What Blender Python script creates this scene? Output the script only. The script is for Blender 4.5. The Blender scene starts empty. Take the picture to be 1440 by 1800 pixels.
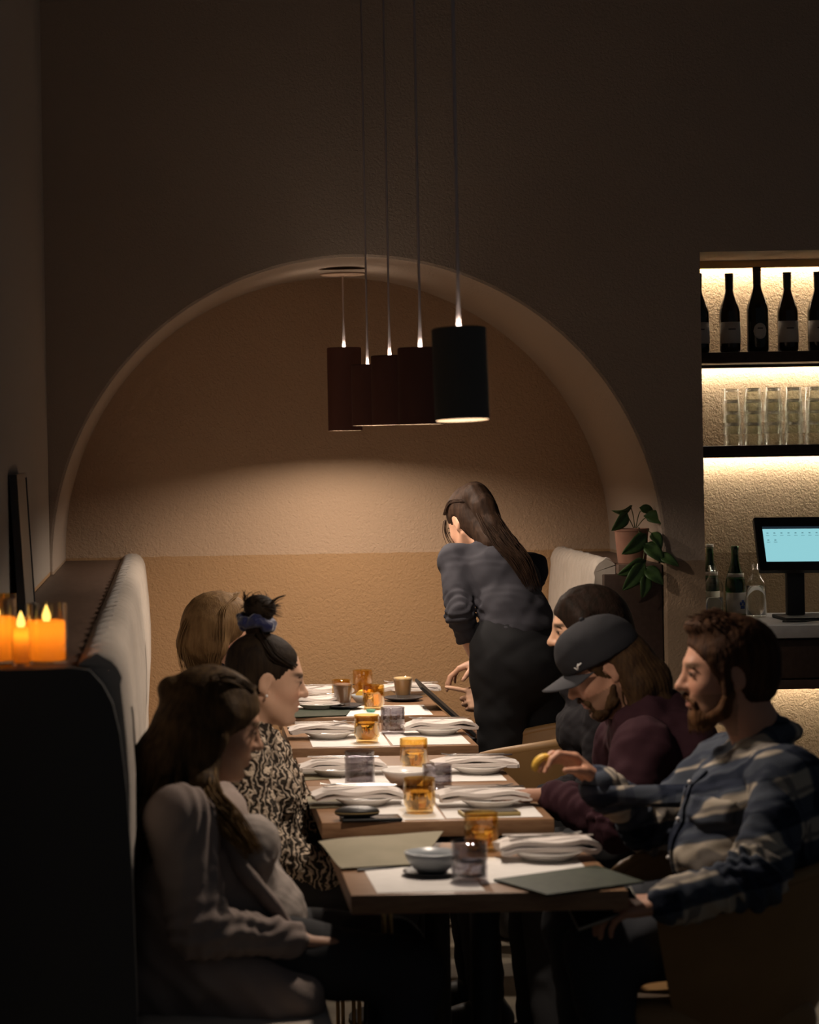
import bpy, bmesh, math, random
import numpy as np
from mathutils import Vector, Matrix

# ------------------------------------------------------------------ camera, world, exposure
SC = bpy.context.scene
COL = SC.collection
random.seed(7)
RNG = np.random.RandomState(11)
FPX, VPX, VPY, ROLL, EYE = 4400.0, 297.7, 782.6, 0.018, 1.73
cam_d = bpy.data.cameras.new('camera')
cam = bpy.data.objects.new('camera', cam_d)
COL.objects.link(cam)
cam.matrix_world = Matrix.Translation((0, 0, EYE)) @ Matrix.Rotation(math.pi / 2, 4, 'X') @ Matrix.Rotation(-ROLL, 4, 'Z')
cam_d.sensor_fit = 'HORIZONTAL'
cam_d.sensor_width = 24.0
cam_d.lens = FPX * 24.0 / 1440.0
cam_d.shift_x = (720 - VPX) / 1440.0
cam_d.shift_y = -(900 - VPY) / 1440.0
cam_d.clip_start = 0.05
cam_d.dof.use_dof = True
cam_d.dof.focus_distance = 8.8
cam_d.dof.aperture_fstop = 3.6
SC.camera = cam
SC.cycles.transparent_max_bounces = 48

world = bpy.data.worlds.new('dim_room')
SC.world = world
world.use_nodes = True
bg = world.node_tree.nodes['Background']
bg.inputs[0].default_value = (0.84, 0.93, 1.06, 1)
bg.inputs[1].default_value = 0.034

SC.view_settings.view_transform = 'Standard'
SC.view_settings.look = 'None'
SC.view_settings.gamma = 1.0
SC.view_settings.use_curve_mapping = False
SC.view_settings.exposure = 0.0

BULB = 1260.0         # emission of the pendant downlight discs
UPGLOW = 230.0        # emission of the small upper lamp ring of each pendant
LED = 42.0           # emission of the shelf strips
WARM = (1.0, 0.83, 0.68)
LEDCOL = (1.0, 0.89, 0.75)


def at(px, py, Y):
    """photo pixel + distance from the camera -> a point of the room"""
    u = (px - VPX) / FPX
    v = -(py - VPY) / FPX
    c, s = math.cos(ROLL), math.sin(ROLL)
    return Vector(((u * c + v * s) * Y, Y, EYE + (-u * s + v * c) * Y))


def on(px, py, z):
    p = at(px, py, 1.0)
    Y = (z - EYE) / (p.z - EYE)
    return at(px, py, Y)


# ------------------------------------------------------------------ materials
MATS = {}


def nd(nt, typ, loc=(0, 0), **kw):
    n = nt.nodes.new(typ)
    n.location = loc
    for k, v in kw.items():
        setattr(n, k, v)
    return n


def mat(name, col, rough=0.7, spec=0.3, metal=0.0, bump=None, var=None, stretch=None, sheen=0.0, attr=None, trans=0.0, ior=1.45):
    if name in MATS:
        return MATS[name]
    m = bpy.data.materials.new(name)
    m.use_nodes = True
    nt = m.node_tree
    b = nt.nodes['Principled BSDF']
    b.inputs['Base Color'].default_value = (*col, 1)
    b.inputs['Roughness'].default_value = rough
    b.inputs['Specular IOR Level'].default_value = spec
    b.inputs['Metallic'].default_value = metal
    b.inputs['Sheen Weight'].default_value = sheen
    b.inputs['Transmission Weight'].default_value = trans
    b.inputs['IOR'].default_value = ior
    tc = nd(nt, 'ShaderNodeTexCoord')
    vec = tc.outputs['Object']
    if stretch:
        mp = nd(nt, 'ShaderNodeMapping')
        mp.inputs['Scale'].default_value = stretch
        nt.links.new(vec, mp.inputs[0])
        vec = mp.outputs[0]
    if attr:
        a = nd(nt, 'ShaderNodeAttribute')
        a.attribute_name = attr
        nt.links.new(a.outputs['Color'], b.inputs['Base Color'])
    elif var:
        n = nd(nt, 'ShaderNodeTexNoise')
        n.inputs['Scale'].default_value = var[0]
        n.inputs['Detail'].default_value = 4
        nt.links.new(vec, n.inputs['Vector'])
        r = nd(nt, 'ShaderNodeMix', data_type='RGBA')
        c2 = var[1]
        r.inputs[6].default_value = (*col, 1)
        r.inputs[7].default_value = (*c2, 1)
        rm = nd(nt, 'ShaderNodeMapRange')
        rm.inputs[1].default_value = 0.35
        rm.inputs[2].default_value = 0.65
        nt.links.new(n.outputs[0], rm.inputs[0])
        nt.links.new(rm.outputs[0], r.inputs[0])
        nt.links.new(r.outputs[2], b.inputs['Base Color'])
    if bump:
        n2 = nd(nt, 'ShaderNodeTexNoise')
        n2.inputs['Scale'].default_value = bump[0]
        n2.inputs['Detail'].default_value = 3
        nt.links.new(vec, n2.inputs['Vector'])
        bp = nd(nt, 'ShaderNodeBump')
        bp.inputs['Strength'].default_value = bump[1]
        bp.inputs['Distance'].default_value = bump[2] if len(bump) > 2 else 0.004
        nt.links.new(n2.outputs[0], bp.inputs['Height'])
        nt.links.new(bp.outputs[0], b.inputs['Normal'])
    MATS[name] = m
    return m


def emis(name, col, strength):
    if name in MATS:
        return MATS[name]
    m = bpy.data.materials.new(name)
    m.use_nodes = True
    nt = m.node_tree
    nt.nodes.clear()
    e = nd(nt, 'ShaderNodeEmission')
    e.inputs[0].default_value = (*col, 1)
    e.inputs[1].default_value = strength
    o = nd(nt, 'ShaderNodeOutputMaterial')
    nt.links.new(e.outputs[0], o.inputs[0])
    MATS[name] = m
    return m


def thin_glass(name, tint, refl=0.06, bump=None):
    """thin-walled glass: light passes straight through the wall, tinted, with a fresnel reflection"""
    m = bpy.data.materials.new(name)
    m.use_nodes = True
    nt = m.node_tree
    nt.nodes.clear()
    t = nd(nt, 'ShaderNodeBsdfTransparent')
    t.inputs[0].default_value = (*tint, 1)
    g = nd(nt, 'ShaderNodeBsdfGlossy')
    g.inputs['Roughness'].default_value = 0.04
    g.inputs[0].default_value = (0.95, 0.95, 0.95, 1)
    lw = nd(nt, 'ShaderNodeLayerWeight')
    lw.inputs[0].default_value = 0.40
    pw = nd(nt, 'ShaderNodeMath', operation='POWER')
    pw.inputs[1].default_value = 2.0
    nt.links.new(lw.outputs['Facing'], pw.inputs[0])
    mr = nd(nt, 'ShaderNodeMapRange')
    mr.inputs[3].default_value = refl
    mr.inputs[4].default_value = 0.75
    nt.links.new(pw.outputs[0], mr.inputs[0])
    mx = nd(nt, 'ShaderNodeMixShader')
    nt.links.new(mr.outputs[0], mx.inputs[0])
    nt.links.new(t.outputs[0], mx.inputs[1])
    nt.links.new(g.outputs[0], mx.inputs[2])
    if bump:
        tc = nd(nt, 'ShaderNodeTexCoord')
        n = nd(nt, 'ShaderNodeTexNoise')
        n.inputs['Scale'].default_value = bump[0]
        nt.links.new(tc.outputs['Object'], n.inputs['Vector'])
        b = nd(nt, 'ShaderNodeBump')
        b.inputs['Strength'].default_value = bump[1]
        b.inputs['Distance'].default_value = 0.003
        nt.links.new(n.outputs[0], b.inputs['Height'])
        nt.links.new(b.outputs[0], g.inputs['Normal'])
        nt.links.new(b.outputs[0], lw.inputs['Normal'])
    o = nd(nt, 'ShaderNodeOutputMaterial')
    nt.links.new(mx.outputs[0], o.inputs[0])
    MATS[name] = m
    return m


DADO = 1.272


def wall_mat(name, upper, lower, strength=0.5, scale=62.0, dist=0.006):
    """textured plaster; the paint changes colour at dado height"""
    m = mat(name, upper, 0.8, 0.2)
    nt = m.node_tree
    b = nt.nodes['Principled BSDF']
    g = nd(nt, 'ShaderNodeNewGeometry')
    sx = nd(nt, 'ShaderNodeSeparateXYZ')
    nt.links.new(g.outputs['Position'], sx.inputs[0])
    n0 = nd(nt, 'ShaderNodeTexNoise')
    n0.inputs['Scale'].default_value = 25
    nt.links.new(g.outputs['Position'], n0.inputs['Vector'])
    ma = nd(nt, 'ShaderNodeMath', operation='MULTIPLY_ADD')
    ma.inputs[1].default_value = 0.006
    nt.links.new(n0.outputs[0], ma.inputs[0])
    nt.links.new(sx.outputs[2], ma.inputs[2])
    gt = nd(nt, 'ShaderNodeMath', operation='GREATER_THAN')
    gt.inputs[1].default_value = DADO + 0.003
    nt.links.new(ma.outputs[0], gt.inputs[0])
    mx = nd(nt, 'ShaderNodeMix', data_type='RGBA')
    mx.inputs[6].default_value = (*lower, 1)
    mx.inputs[7].default_value = (*upper, 1)
    nt.links.new(gt.outputs[0], mx.inputs[0])
    nt.links.new(mx.outputs[2], b.inputs['Base Color'])
    n1 = nd(nt, 'ShaderNodeTexNoise')
    n1.inputs['Scale'].default_value = scale
    n1.inputs['Detail'].default_value = 2.5
    n1.inputs['Roughness'].default_value = 0.55
    n1.inputs['Distortion'].default_value = 0.6
    nt.links.new(g.outputs['Position'], n1.inputs['Vector'])
    bp = nd(nt, 'ShaderNodeBump')
    bp.inputs['Strength'].default_value = strength
    bp.inputs['Distance'].default_value = dist
    nt.links.new(n1.outputs[0], bp.inputs['Height'])
    nt.links.new(bp.outputs[0], b.inputs['Normal'])
    return m


UPPER, LOWER = (0.43, 0.30, 0.20), (0.37, 0.225, 0.115)
M_WALL = wall_mat('plaster_wall', UPPER, LOWER, 0.8, 95.0)
M_FRONT = wall_mat('plaster_front', (0.36, 0.285, 0.225), (0.29, 0.205, 0.135), 0.5, 95.0)
M_SIDE = wall_mat('plaster_side', (0.36, 0.31, 0.26), LOWER, 0.15)
M_FLOOR = mat('floor_stone', (0.20, 0.17, 0.13), 0.6, 0.3, bump=(40, 0.2), var=(9, (0.27, 0.23, 0.17)))
M_CEIL = mat('ceiling_paint', (0.16, 0.14, 0.13), 0.9, 0.1)
M_WOOD = mat('table_wood', (0.20, 0.105, 0.055), 0.42, 0.35, var=(14, (0.28, 0.16, 0.085)), stretch=(1, 9, 6), bump=(60, 0.08, 0.001))
M_DARKWOOD = mat('dark_brown_wood', (0.034, 0.019, 0.013), 0.5, 0.3, var=(10, (0.045, 0.026, 0.018)), stretch=(6, 1, 6))
M_LEDGE = mat('ledge_wood', (0.10, 0.062, 0.045), 0.45, 0.35, var=(8, (0.125, 0.08, 0.058)), stretch=(8, 1, 6))
M_BLACK = mat('black_metal', (0.018, 0.018, 0.018), 0.5, 0.3)
M_BLACKPANEL = mat('black_panel', (0.07, 0.068, 0.065), 0.6, 0.25)
M_BRASS = mat('brass', (0.62, 0.40, 0.16), 0.3, 0.5, 1.0)
M_STEEL = mat('cutlery_steel', (0.62, 0.60, 0.58), 0.22, 0.5, 1.0)
M_CREAM = mat('cream_upholstery', (0.47, 0.41, 0.35), 0.85, 0.2, bump=(240, 0.25, 0.002), sheen=0.2, var=(30, (0.43, 0.37, 0.31)))
M_TAN = mat('tan_leather', (0.27, 0.155, 0.062), 0.5, 0.35, bump=(160, 0.12, 0.001), var=(7, (0.23, 0.13, 0.052)))
M_SHADE = mat('pendant_shade', (0.110, 0.050, 0.040), 0.7, 0.1)
M_SHADEBLACK = mat('pendant_shade_black', (0.085, 0.080, 0.070), 0.6, 0.2)
M_SHADEIN = mat('pendant_inside', (0.020, 0.014, 0.008), 0.7, 0.1)
M_CORD = mat('pendant_cord', (0.55, 0.47, 0.46), 0.6, 0.2)
M_PLATE = mat('white_porcelain', (0.70, 0.66, 0.62), 0.22, 0.5)
M_BLUEPLATE = mat('grey_stoneware', (0.34, 0.36, 0.38), 0.3, 0.45)
M_DARKPLATE = mat('dark_stoneware', (0.045, 0.045, 0.05), 0.35, 0.4)
M_LINEN = mat('napkin_linen', (0.66, 0.60, 0.56), 0.9, 0.1, bump=(320, 0.3, 0.001), sheen=0.15)
M_PAPER = mat('placemat_paper', (0.72, 0.69, 0.66), 0.8, 0.15, var=(30, (0.68, 0.65, 0.62)))
M_MENU = mat('green_menu', (0.026, 0.034, 0.023), 0.55, 0.25, var=(35, (0.042, 0.050, 0.032)))
M_MENUGREY = mat('grey_green_menu', (0.20, 0.175, 0.115), 0.7, 0.2, var=(12, (0.23, 0.20, 0.135)))
M_AMBER = thin_glass('amber_glass', (0.97, 0.82, 0.50))
M_GREY = thin_glass('smoke_glass', (0.68, 0.665, 0.69), 0.08, (70, 0.5))
M_CLEAR = thin_glass('clear_glass', (0.99, 0.995, 0.98), 0.022)
M_GLASSBASE = thin_glass('glass_base', (0.97, 0.98, 0.96), 0.30, (220, .6))
M_GREENGLASS = thin_glass('green_glass', (0.20, 0.45, 0.22), 0.05)
M_WINE = mat('dark_wine_glass', (0.012, 0.014, 0.008), 0.12, 0.5)
M_WINEB = mat('brown_wine_glass', (0.030, 0.018, 0.008), 0.12, 0.5)
M_LABEL = mat('bottle_label', (0.46, 0.42, 0.36), 0.7, 0.2)
M_LABELINK = mat('label_ink', (0.08, 0.07, 0.07), 0.7, 0.2)
M_FOIL = mat('bottle_foil', (0.02, 0.017, 0.015), 0.4, 0.4)
M_COFFEE = mat('milky_coffee', (0.30, 0.17, 0.075), 0.5, 0.3)
M_COCOA = mat('cocoa_drink', (0.17, 0.085, 0.045), 0.5, 0.3)
M_FOAM = mat('coffee_foam', (0.55, 0.38, 0.20), 0.8, 0.2)
M_WATER = mat('water', (0.98, 0.98, 0.98), 0.0, 0.5, trans=1.0, ior=1.33)
M_LEMON = mat('lemon_flesh', (0.85, 0.50, 0.08), 0.45, 0.4)
M_TERRA = mat('terracotta_pot', (0.30, 0.155, 0.105), 0.8, 0.2, var=(20, (0.26, 0.13, 0.09)))
M_LEAF = mat('pothos_leaf', (0.035, 0.075, 0.022), 0.4, 0.4, var=(40, (0.055, 0.10, 0.03)))
M_STEM = mat('plant_stem', (0.09, 0.10, 0.04), 0.6, 0.3)
M_SOIL = mat('potting_soil', (0.03, 0.02, 0.015), 0.95, 0.1)
M_COUNTER = mat('grey_counter', (0.30, 0.29, 0.28), 0.4, 0.4, var=(30, (0.26, 0.25, 0.245)))
M_WHITE = mat('white_mark', (0.75, 0.75, 0.73), 0.6, 0.3)
M_BLUEMARK = mat('blue_mark', (0.05, 0.08, 0.25), 0.6, 0.3)


# ------------------------------------------------------------------ mesh helpers
def bm_obj(name, bm, m, parent=None, smooth=True, loc=None):
    me = bpy.data.meshes.new(name)
    bmesh.ops.recalc_face_normals(bm, faces=bm.faces)
    bm.to_mesh(me)
    bm.free()
    return me_obj(name, me, m, parent, smooth, loc)


def me_obj(name, me, m, parent=None, smooth=True, loc=None):
    o = bpy.data.objects.new(name, me)
    COL.objects.link(o)
    for mm in (m if isinstance(m, (list, tuple)) else [m]):
        me.materials.append(mm)
    if smooth:
        me.polygons.foreach_set('use_smooth', [True] * len(me.polygons))
        if smooth == 'auto':
            try:
                me.set_sharp_from_angle(angle=math.radians(40))
            except Exception:
                pass
    if parent:
        o.parent = parent
    if loc is not None:
        o.location = loc
    return o


def tag(o, label, cat, group=None):
    o['label'] = label
    o['category'] = cat
    if group:
        o['group'] = group
    return o


def empty(name, loc, label, cat, group=None, rz=0.0):
    o = bpy.data.objects.new(name, None)
    o.empty_display_size = 0.05
    COL.objects.link(o)
    o.location = loc
    o.rotation_euler = (0, 0, rz)
    return tag(o, label, cat, group)


def struct(name, bm, m, smooth='auto', parent=None):
    o = bm_obj(name, bm, m, parent, smooth)
    if parent is None:
        o['kind'] = 'structure'
    return o


def box(bm, x0, x1, y0, y1, z0, z1, bev=0.0, seg=2):
    r = bmesh.ops.create_cube(bm, size=1.0)
    vs = r['verts']
    for v in vs:
        v.co = Vector((x0 + (v.co.x + .5) * (x1 - x0), y0 + (v.co.y + .5) * (y1 - y0), z0 + (v.co.z + .5) * (z1 - z0)))
    if bev > 0:
        es = list({e for v in vs for e in v.link_edges})
        bmesh.ops.bevel(bm, geom=es, offset=bev, segments=seg, profile=0.5, affect='EDGES')
    return bm


def nbox(*a, **k):
    return box(bmesh.new(), *a, **k)


def lathe(bm, prof, n=32, c=(0, 0, 0), cap=True):
    """prof: list of (r, z); r=0 closes at the axis"""
    rings = []
    for r, z in prof:
        if r < 1e-6:
            rings.append([bm.verts.new((c[0], c[1], c[2] + z))])
        else:
            rings.append([bm.verts.new((c[0] + r * math.cos(2 * math.pi * i / n), c[1] + r * math.sin(2 * math.pi * i / n), c[2] + z)) for i in range(n)])
    for a, b in zip(rings, rings[1:]):
        for i in range(n):
            j = (i + 1) % n
            if len(a) == 1 and len(b) == 1:
                continue
            if len(a) == 1:
                bm.faces.new((a[0], b[i], b[j]))
            elif len(b) == 1:
                bm.faces.new((a[i], a[j], b[0]))
            else:
                bm.faces.new((a[i], a[j], b[j], b[i]))
    return bm


def tube(bm, pts, rad, n=8, cap=True, flat=None):
    """tube along points; rad a number or list; flat=(normal, factor) squashes it"""
    pts = [Vector(p) for p in pts]
    if not isinstance(rad, (list, tuple)):
        rad = [rad] * len(pts)
    rings = []
    up = None
    for i, p in enumerate(pts):
        d = (pts[min(i + 1, len(pts) - 1)] - pts[max(i - 1, 0)])
        d = d.normalized() if d.length > 1e-9 else Vector((0, 0, 1))
        if up is None:
            up = d.orthogonal().normalized()
        else:
            up = (up - d * up.dot(d))
            up = up.normalized() if up.length > 1e-6 else d.orthogonal().normalized()
        si = d.cross(up)
        ring = []
        for k in range(n):
            a = 2 * math.pi * k / n
            q = (up * math.cos(a) + si * math.sin(a)) * rad[i]
            if flat:
                nn = Vector(flat[0])
                q = q - nn * q.dot(nn) * (1 - flat[1])
            ring.append(bm.verts.new(p + q))
        rings.append(ring)
    for a, b in zip(rings, rings[1:]):
        for i in range(n):
            j = (i + 1) % n
            bm.faces.new((a[i], a[j], b[j], b[i]))
    if cap:
        bm.faces.new(rings[0][::-1])
        bm.faces.new(rings[-1])
    return bm


def grid_solid(bm, P, th):
    """P[i][j] grid of points -> a sheet with thickness th (list of normals is approximated by the grid)"""
    ni, nj = len(P), len(P[0])
    A = [[None] * nj for _ in range(ni)]
    B = [[None] * nj for _ in range(ni)]
    for i in range(ni):
        for j in range(nj):
            du = Vector(P[min(i + 1, ni - 1)][j]) - Vector(P[max(i - 1, 0)][j])
            dv = Vector(P[i][min(j + 1, nj - 1)]) - Vector(P[i][max(j - 1, 0)])
            n = du.cross(dv)
            n = n.normalized() if n.length > 1e-12 else Vector((0, 0, 1))
            A[i][j] = bm.verts.new(Vector(P[i][j]) + n * th / 2)
            B[i][j] = bm.verts.new(Vector(P[i][j]) - n * th / 2)
    for i in range(ni - 1):
        for j in range(nj - 1):
            bm.faces.new((A[i][j], A[i + 1][j], A[i + 1][j + 1], A[i][j + 1]))
            bm.faces.new((B[i][j], B[i][j + 1], B[i + 1][j + 1], B[i + 1][j]))
    for i in range(ni - 1):
        bm.faces.new((A[i][0], B[i][0], B[i + 1][0], A[i + 1][0]))
        bm.faces.new((A[i][nj - 1], A[i + 1][nj - 1], B[i + 1][nj - 1], B[i][nj - 1]))
    for j in range(nj - 1):
        bm.faces.new((A[0][j], A[0][j + 1], B[0][j + 1], B[0][j]))
        bm.faces.new((A[ni - 1][j], B[ni - 1][j], B[ni - 1][j + 1], A[ni - 1][j + 1]))
    return bm


def prism(bm, poly, y0, y1):
    """polygon in XZ extruded along Y"""
    a = [bm.verts.new((x, y0, z)) for x, z in poly]
    b = [bm.verts.new((x, y1, z)) for x, z in poly]
    n = len(poly)
    for i in range(n):
        j = (i + 1) % n
        bm.faces.new((a[i], a[j], b[j], b[i]))
    bm.faces.new(a[::-1])
    bm.faces.new(b)
    return bm


def quad(bm, *p):
    return bm.faces.new([bm.verts.new(q) for q in p])


# ------------------------------------------------------------------ the room shell
XL, YF, YB, YN, ZC = -0.447, 9.20, 10.30, 9.76, 3.75
ACX, ACZ, AR = 0.686, 1.286, 1.120
NX0, NX1, NZ = 1.962, 3.30, 2.405
XR, Y0 = 3.7, 4.0

bm = bmesh.new()
quad(bm, (XL - 1.2, 2.6, 0), (XR, 2.6, 0), (XR, YB, 0), (XL - 1.2, YB, 0))
struct('floor', bm, M_FLOOR, False)
bm = bmesh.new()
quad(bm, (XL - 1.2, 4.6, ZC), (XR, 4.6, ZC), (XR, YF + .2, ZC), (XL - 1.2, YF + .2, ZC))
struct('ceiling', bm, M_CEIL, False)
bm = nbox(XL - 0.12, XL, 4.8, YF + 0.02, 0, ZC)
struct('wall_left', bm, M_SIDE, False)

# the wall with the arch and the shelf niche
bm = bmesh.new()
N = 72
arc = [(ACX - AR * math.cos(math.pi * i / N), ACZ + AR * math.sin(math.pi * i / N)) for i in range(N + 1)]
pts = [(arc[0][0], 0.0)] + arc + [(arc[-1][0], 0.0)]
BV = 0.014
def arc_at(rr):
    a = [(ACX - rr * math.cos(math.pi * i / N), ACZ + rr * math.sin(math.pi * i / N)) for i in range(N + 1)]
    return [(a[0][0], 0.0)] + a + [(a[-1][0], 0.0)]
rows = []
for rr, yy in ((AR + BV, YF), (AR + BV * .3, YF + BV * .3), (AR, YF + BV), (AR, YB)):
    rows.append([bm.verts.new((x, yy, z)) for x, z in arc_at(rr)])
for a, b in zip(rows, rows[1:]):
    for i in range(len(a) - 1):
        bm.faces.new((a[i], a[i + 1], b[i + 1], b[i]))
o = arc_at(AR + BV)
for (xa, za), (xb, zb) in zip(o[1:-2], o[2:-1]):
    quad(bm, (xa, YF, za), (xb, YF, zb), (xb, YF, ZC), (xa, YF, ZC))
xl0, xr0 = o[0][0], o[-1][0]
if xl0 > XL:
    quad(bm, (XL, YF, 0), (xl0, YF, 0), (xl0, YF, ZC), (XL, YF, ZC))
quad(bm, (xr0, YF, 0), (NX0, YF, 0), (NX0, YF, ZC), (xr0, YF, ZC))
quad(bm, (NX0, YF, NZ), (NX1, YF, NZ), (NX1, YF, ZC), (NX0, YF, ZC))
quad(bm, (NX1, YF, 0), (XR, YF, 0), (XR, YF, ZC), (NX1, YF, ZC))
quad(bm, (NX0, YF, 0), (NX0, YN, 0), (NX0, YN, NZ), (NX0, YF, NZ))
quad(bm, (NX1, YF, 0), (NX1, YN, 0), (NX1, YN, NZ), (NX1, YF, NZ))
quad(bm, (NX0, YF, NZ), (NX1, YF, NZ), (NX1, YN, NZ), (NX0, YN, NZ))
struct('wall_front', bm, M_FRONT, 'auto')
bm = nbox(ACX - AR - 0.2, ACX + AR + 0.2, YB, YB + 0.1, 0, ACZ + AR + 0.2)
struct('wall_alcove', bm, M_WALL, False)
M_NICHE = wall_mat('plaster_niche', (0.45, 0.33, 0.20), (0.30, 0.21, 0.12), 0.9, 115.0, 0.006)
bm = nbox(NX0 - .1, NX1 + .1, YN, YN + 0.1, 0, NZ + 0.1)
struct('wall_niche', bm, M_NICHE, False)

# ------------------------------------------------------------------ banquettes
LED_Z = 1.262      # ledge top


def cushion_mesh(xback, xface, y0, y1, z0, ztop, chan=0.085, depth=0.008):
    """channel-tufted back cushion; profile in XZ swept along Y"""
    bm = bmesh.new()
    sgn = 1 if xface > xback else -1
    th = abs(xface - xback)
    prof = []
    prof.append((0.0, z0, 0))
    for k in range(1, 4):
        prof.append((0.0, z0 + (ztop - 0.026 - z0) * k / 3, 0.0))
    for k in range(1, 10):
        a = math.pi * k / 10
        zb_ = (ztop - .026) * (1 - k / 10) + (ztop - .07) * k / 10
        prof.append((th * .5 - th * .5 * math.cos(a), zb_ + (ztop - zb_) * math.sin(a), math.sin(a)))
    for k in range(8):
        t = k / 7
        zz = (ztop - 0.07) * (1 - t) + z0 * t
        prof.append((th + 0.016 * math.sin(math.pi * min(1, t * 1.5)) , zz, 1.0))
    n = max(2, int((y1 - y0) / chan * 10))
    rows = []
    for i in range(n + 1):
        y = y0 + (y1 - y0) * i / n
        sc = abs(math.sin(math.pi * (y - y0) / chan)) ** 0.5
        wob = 0.002 * math.sin(y * 31) + 0.0015 * math.sin(y * 77)
        row = []
        for (d, z, w) in prof:
            dd = d - w * depth * (1 - sc) + w * wob
            zz = z - (depth * (1 - sc) + wob) * (1 if 0 < w < 1 else 0)
            row.append(bm.verts.new((xback + sgn * dd, y, zz)))
        rows.append(row)
    for a, b in zip(rows, rows[1:]):
        for i in range(len(a) - 1):
            bm.faces.new((a[i], a[i + 1], b[i + 1], b[i]))
        bm.faces.new((a[-1], a[0], b[0], b[-1]))
    bm.faces.new(rows[0])
    bm.faces.new(rows[-1][::-1])
    return bm


b = empty('banquette', (-0.2, 7.8, 0), 'long cream channel-tufted banquette with a dark wood ledge along the left wall', 'bench')


def rel(bm, e):
    bmesh.ops.translate(bm, verts=bm.verts, vec=-Vector(e.location))
    return bm


def part(name, bm, m, e, smooth='auto'):
    return bm_obj(name, rel(bm, e), m, e, smooth)


part('back_cushion', cushion_mesh(-0.205, -0.105, 5.36, YB - .005, 0.46, 1.288), M_CREAM, b)
part('ledge', nbox(XL + .002, -0.207, 5.33, YB - .005, 1.225, LED_Z, .004), M_LEDGE, b)
part('back_frame', nbox(XL + .002, -0.208, 5.36, YB - .005, 0.0, 1.224), M_BLACKPANEL, b)
# end panel follows the cushion profile
poly = [(-0.60, 0.0), (-0.60, 1.255), (-0.215, 1.262), (-0.178, 1.256), (-0.150, 1.225), (-0.130, 1.185), (-0.116, 1.12), (-0.104, 1.0), (-0.094, .8), (-0.088, .47), (-0.088, 0.0)]
part('end_panel', prism(bmesh.new(), poly, 5.30, 5.357), M_BLACKPANEL, b)
part('seat_cushion', nbox(-0.105, 0.34, 5.36, YB - .005, 0.36, 0.46, .03, 4), M_CREAM, b)
part('seat_base', nbox(-0.2, 0.30, 5.37, YB - .005, 0.0, 0.36), M_BLACKPANEL, b)

b = empty('banquette', (1.6, 9.8, 0), 'short cream channel-tufted banquette in the right side of the arched alcove', 'bench')
part('back_cushion', cushion_mesh(1.640, 1.555, YF + .05, YB - .005, 0.46, 1.285, 0.07, 0.009), M_CREAM, b)
part('ledge', nbox(1.642, 1.803, YF + .0, YB - .005, 1.225, LED_Z, .004), M_LEDGE, b)
part('back_frame', nbox(1.643, 1.803, YF + .05, YB - .005, 0.0, 1.224), M_DARKWOOD, b)
part('end_panel', nbox(1.590, 1.804, YF + .004, YF + .049, 0.0, 1.2245, .004), M_DARKWOOD, b)
part('seat_cushion', nbox(1.18, 1.553, YF + .05, YB - .005, 0.36, 0.46, .03, 4), M_CREAM, b)
part('seat_base', nbox(1.22, 1.64, YF + .06, YB - .005, 0.0, 0.36), M_BLACKPANEL, b)

# ------------------------------------------------------------------ tables
TZ = 0.75
TX0, TX1 = 0.375, 0.975
TABLES = {'A': (8.92, 9.60), 'B': (8.03, 8.72), 'C': (7.150, 7.80), 'D': (6.45, 7.145), 'E': (5.41, 6.10)}
WHERE = {'A': 'farthest table, under the arch', 'B': 'second table from the arch', 'C': 'third table from the arch',
         'D': 'fourth table from the arch', 'E': 'nearest table'}


def table(key):
    y0, y1 = TABLES[key]
    cx, cy = (TX0 + TX1) / 2, (y0 + y1) / 2
    lab = {'A': 'small brown wooden restaurant table farthest away, under the arch', 'B': 'small brown wooden table second from the arch, next to the empty tan chair',
           'C': 'small brown wooden table third from the arch, pushed against the next one', 'D': 'small brown wooden table fourth from the arch, in front of the capped man',
           'E': 'nearest small brown wooden table, in front of the man in plaid'}[key]
    t = empty('restaurant_table', (cx, cy, 0), lab, 'table', 'row of small wooden tables')
    part('tabletop', nbox(TX0, TX1, y0, y1, TZ - .042, TZ, .003), M_WOOD, t)
    part('mounting_plate', nbox(cx - .17, cx + .17, cy - .17, cy + .17, TZ - .054, TZ - .042, .002), M_BLACK, t)
    bm = bmesh.new()
    lathe(bm, [(0, .02), (.034, .02), (.034, TZ - .054), (0, TZ - .054)], 20, (cx + .03, cy, 0))
    part('column', bm, M_BLACK, t)
    bm = bmesh.new()
    lathe(bm, [(0, 0), (.20, 0), (.20, .012), (.06, .026), (0, .026)], 36, (cx + .03, cy, 0))
    part('foot_plate', bm, M_BLACK, t)
    for dx in (-.205, -.190):
        bm = bmesh.new()
        lathe(bm, [(0, 0), (.0055, 0), (.0055, TZ - .042), (0, TZ - .042)], 10, (cx + dx, cy - .05, 0))
        part('brass_rod', bm, M_BRASS, t)
    return t


for k in 'ABCDE':
    table(k)


# ------------------------------------------------------------------ shelf niche
SHF, SHB = 9.42, YN - .002
z1t, z1b = at(1330, 618, SHF).z, at(1330, 637, SHF).z
z2t, z2b = at(1330, 783, SHF).z, at(1330, 799, SHF).z
M_LED = emis('led_strip', LEDCOL, LED)


def shelf(zt, zb, label):
    s = empty('bar_shelf', (2.6, 9.6, zb), label, 'shelf')
    part('board', nbox(NX0 + .003, NX1 - .003, SHF, SHB, zb, zt, .002), M_DARKWOOD, s)
    part('led_channel', nbox(NX0 + .004, NX1 - .004, YN - .075, YN - .045, zb - .012, zb), M_BLACK, s)
    part('led_strip', nbox(NX0 + .006, NX1 - .006, YN - .044, YN - .024, zb - .009, zb - .001), M_LED, s)
    return s


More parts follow.
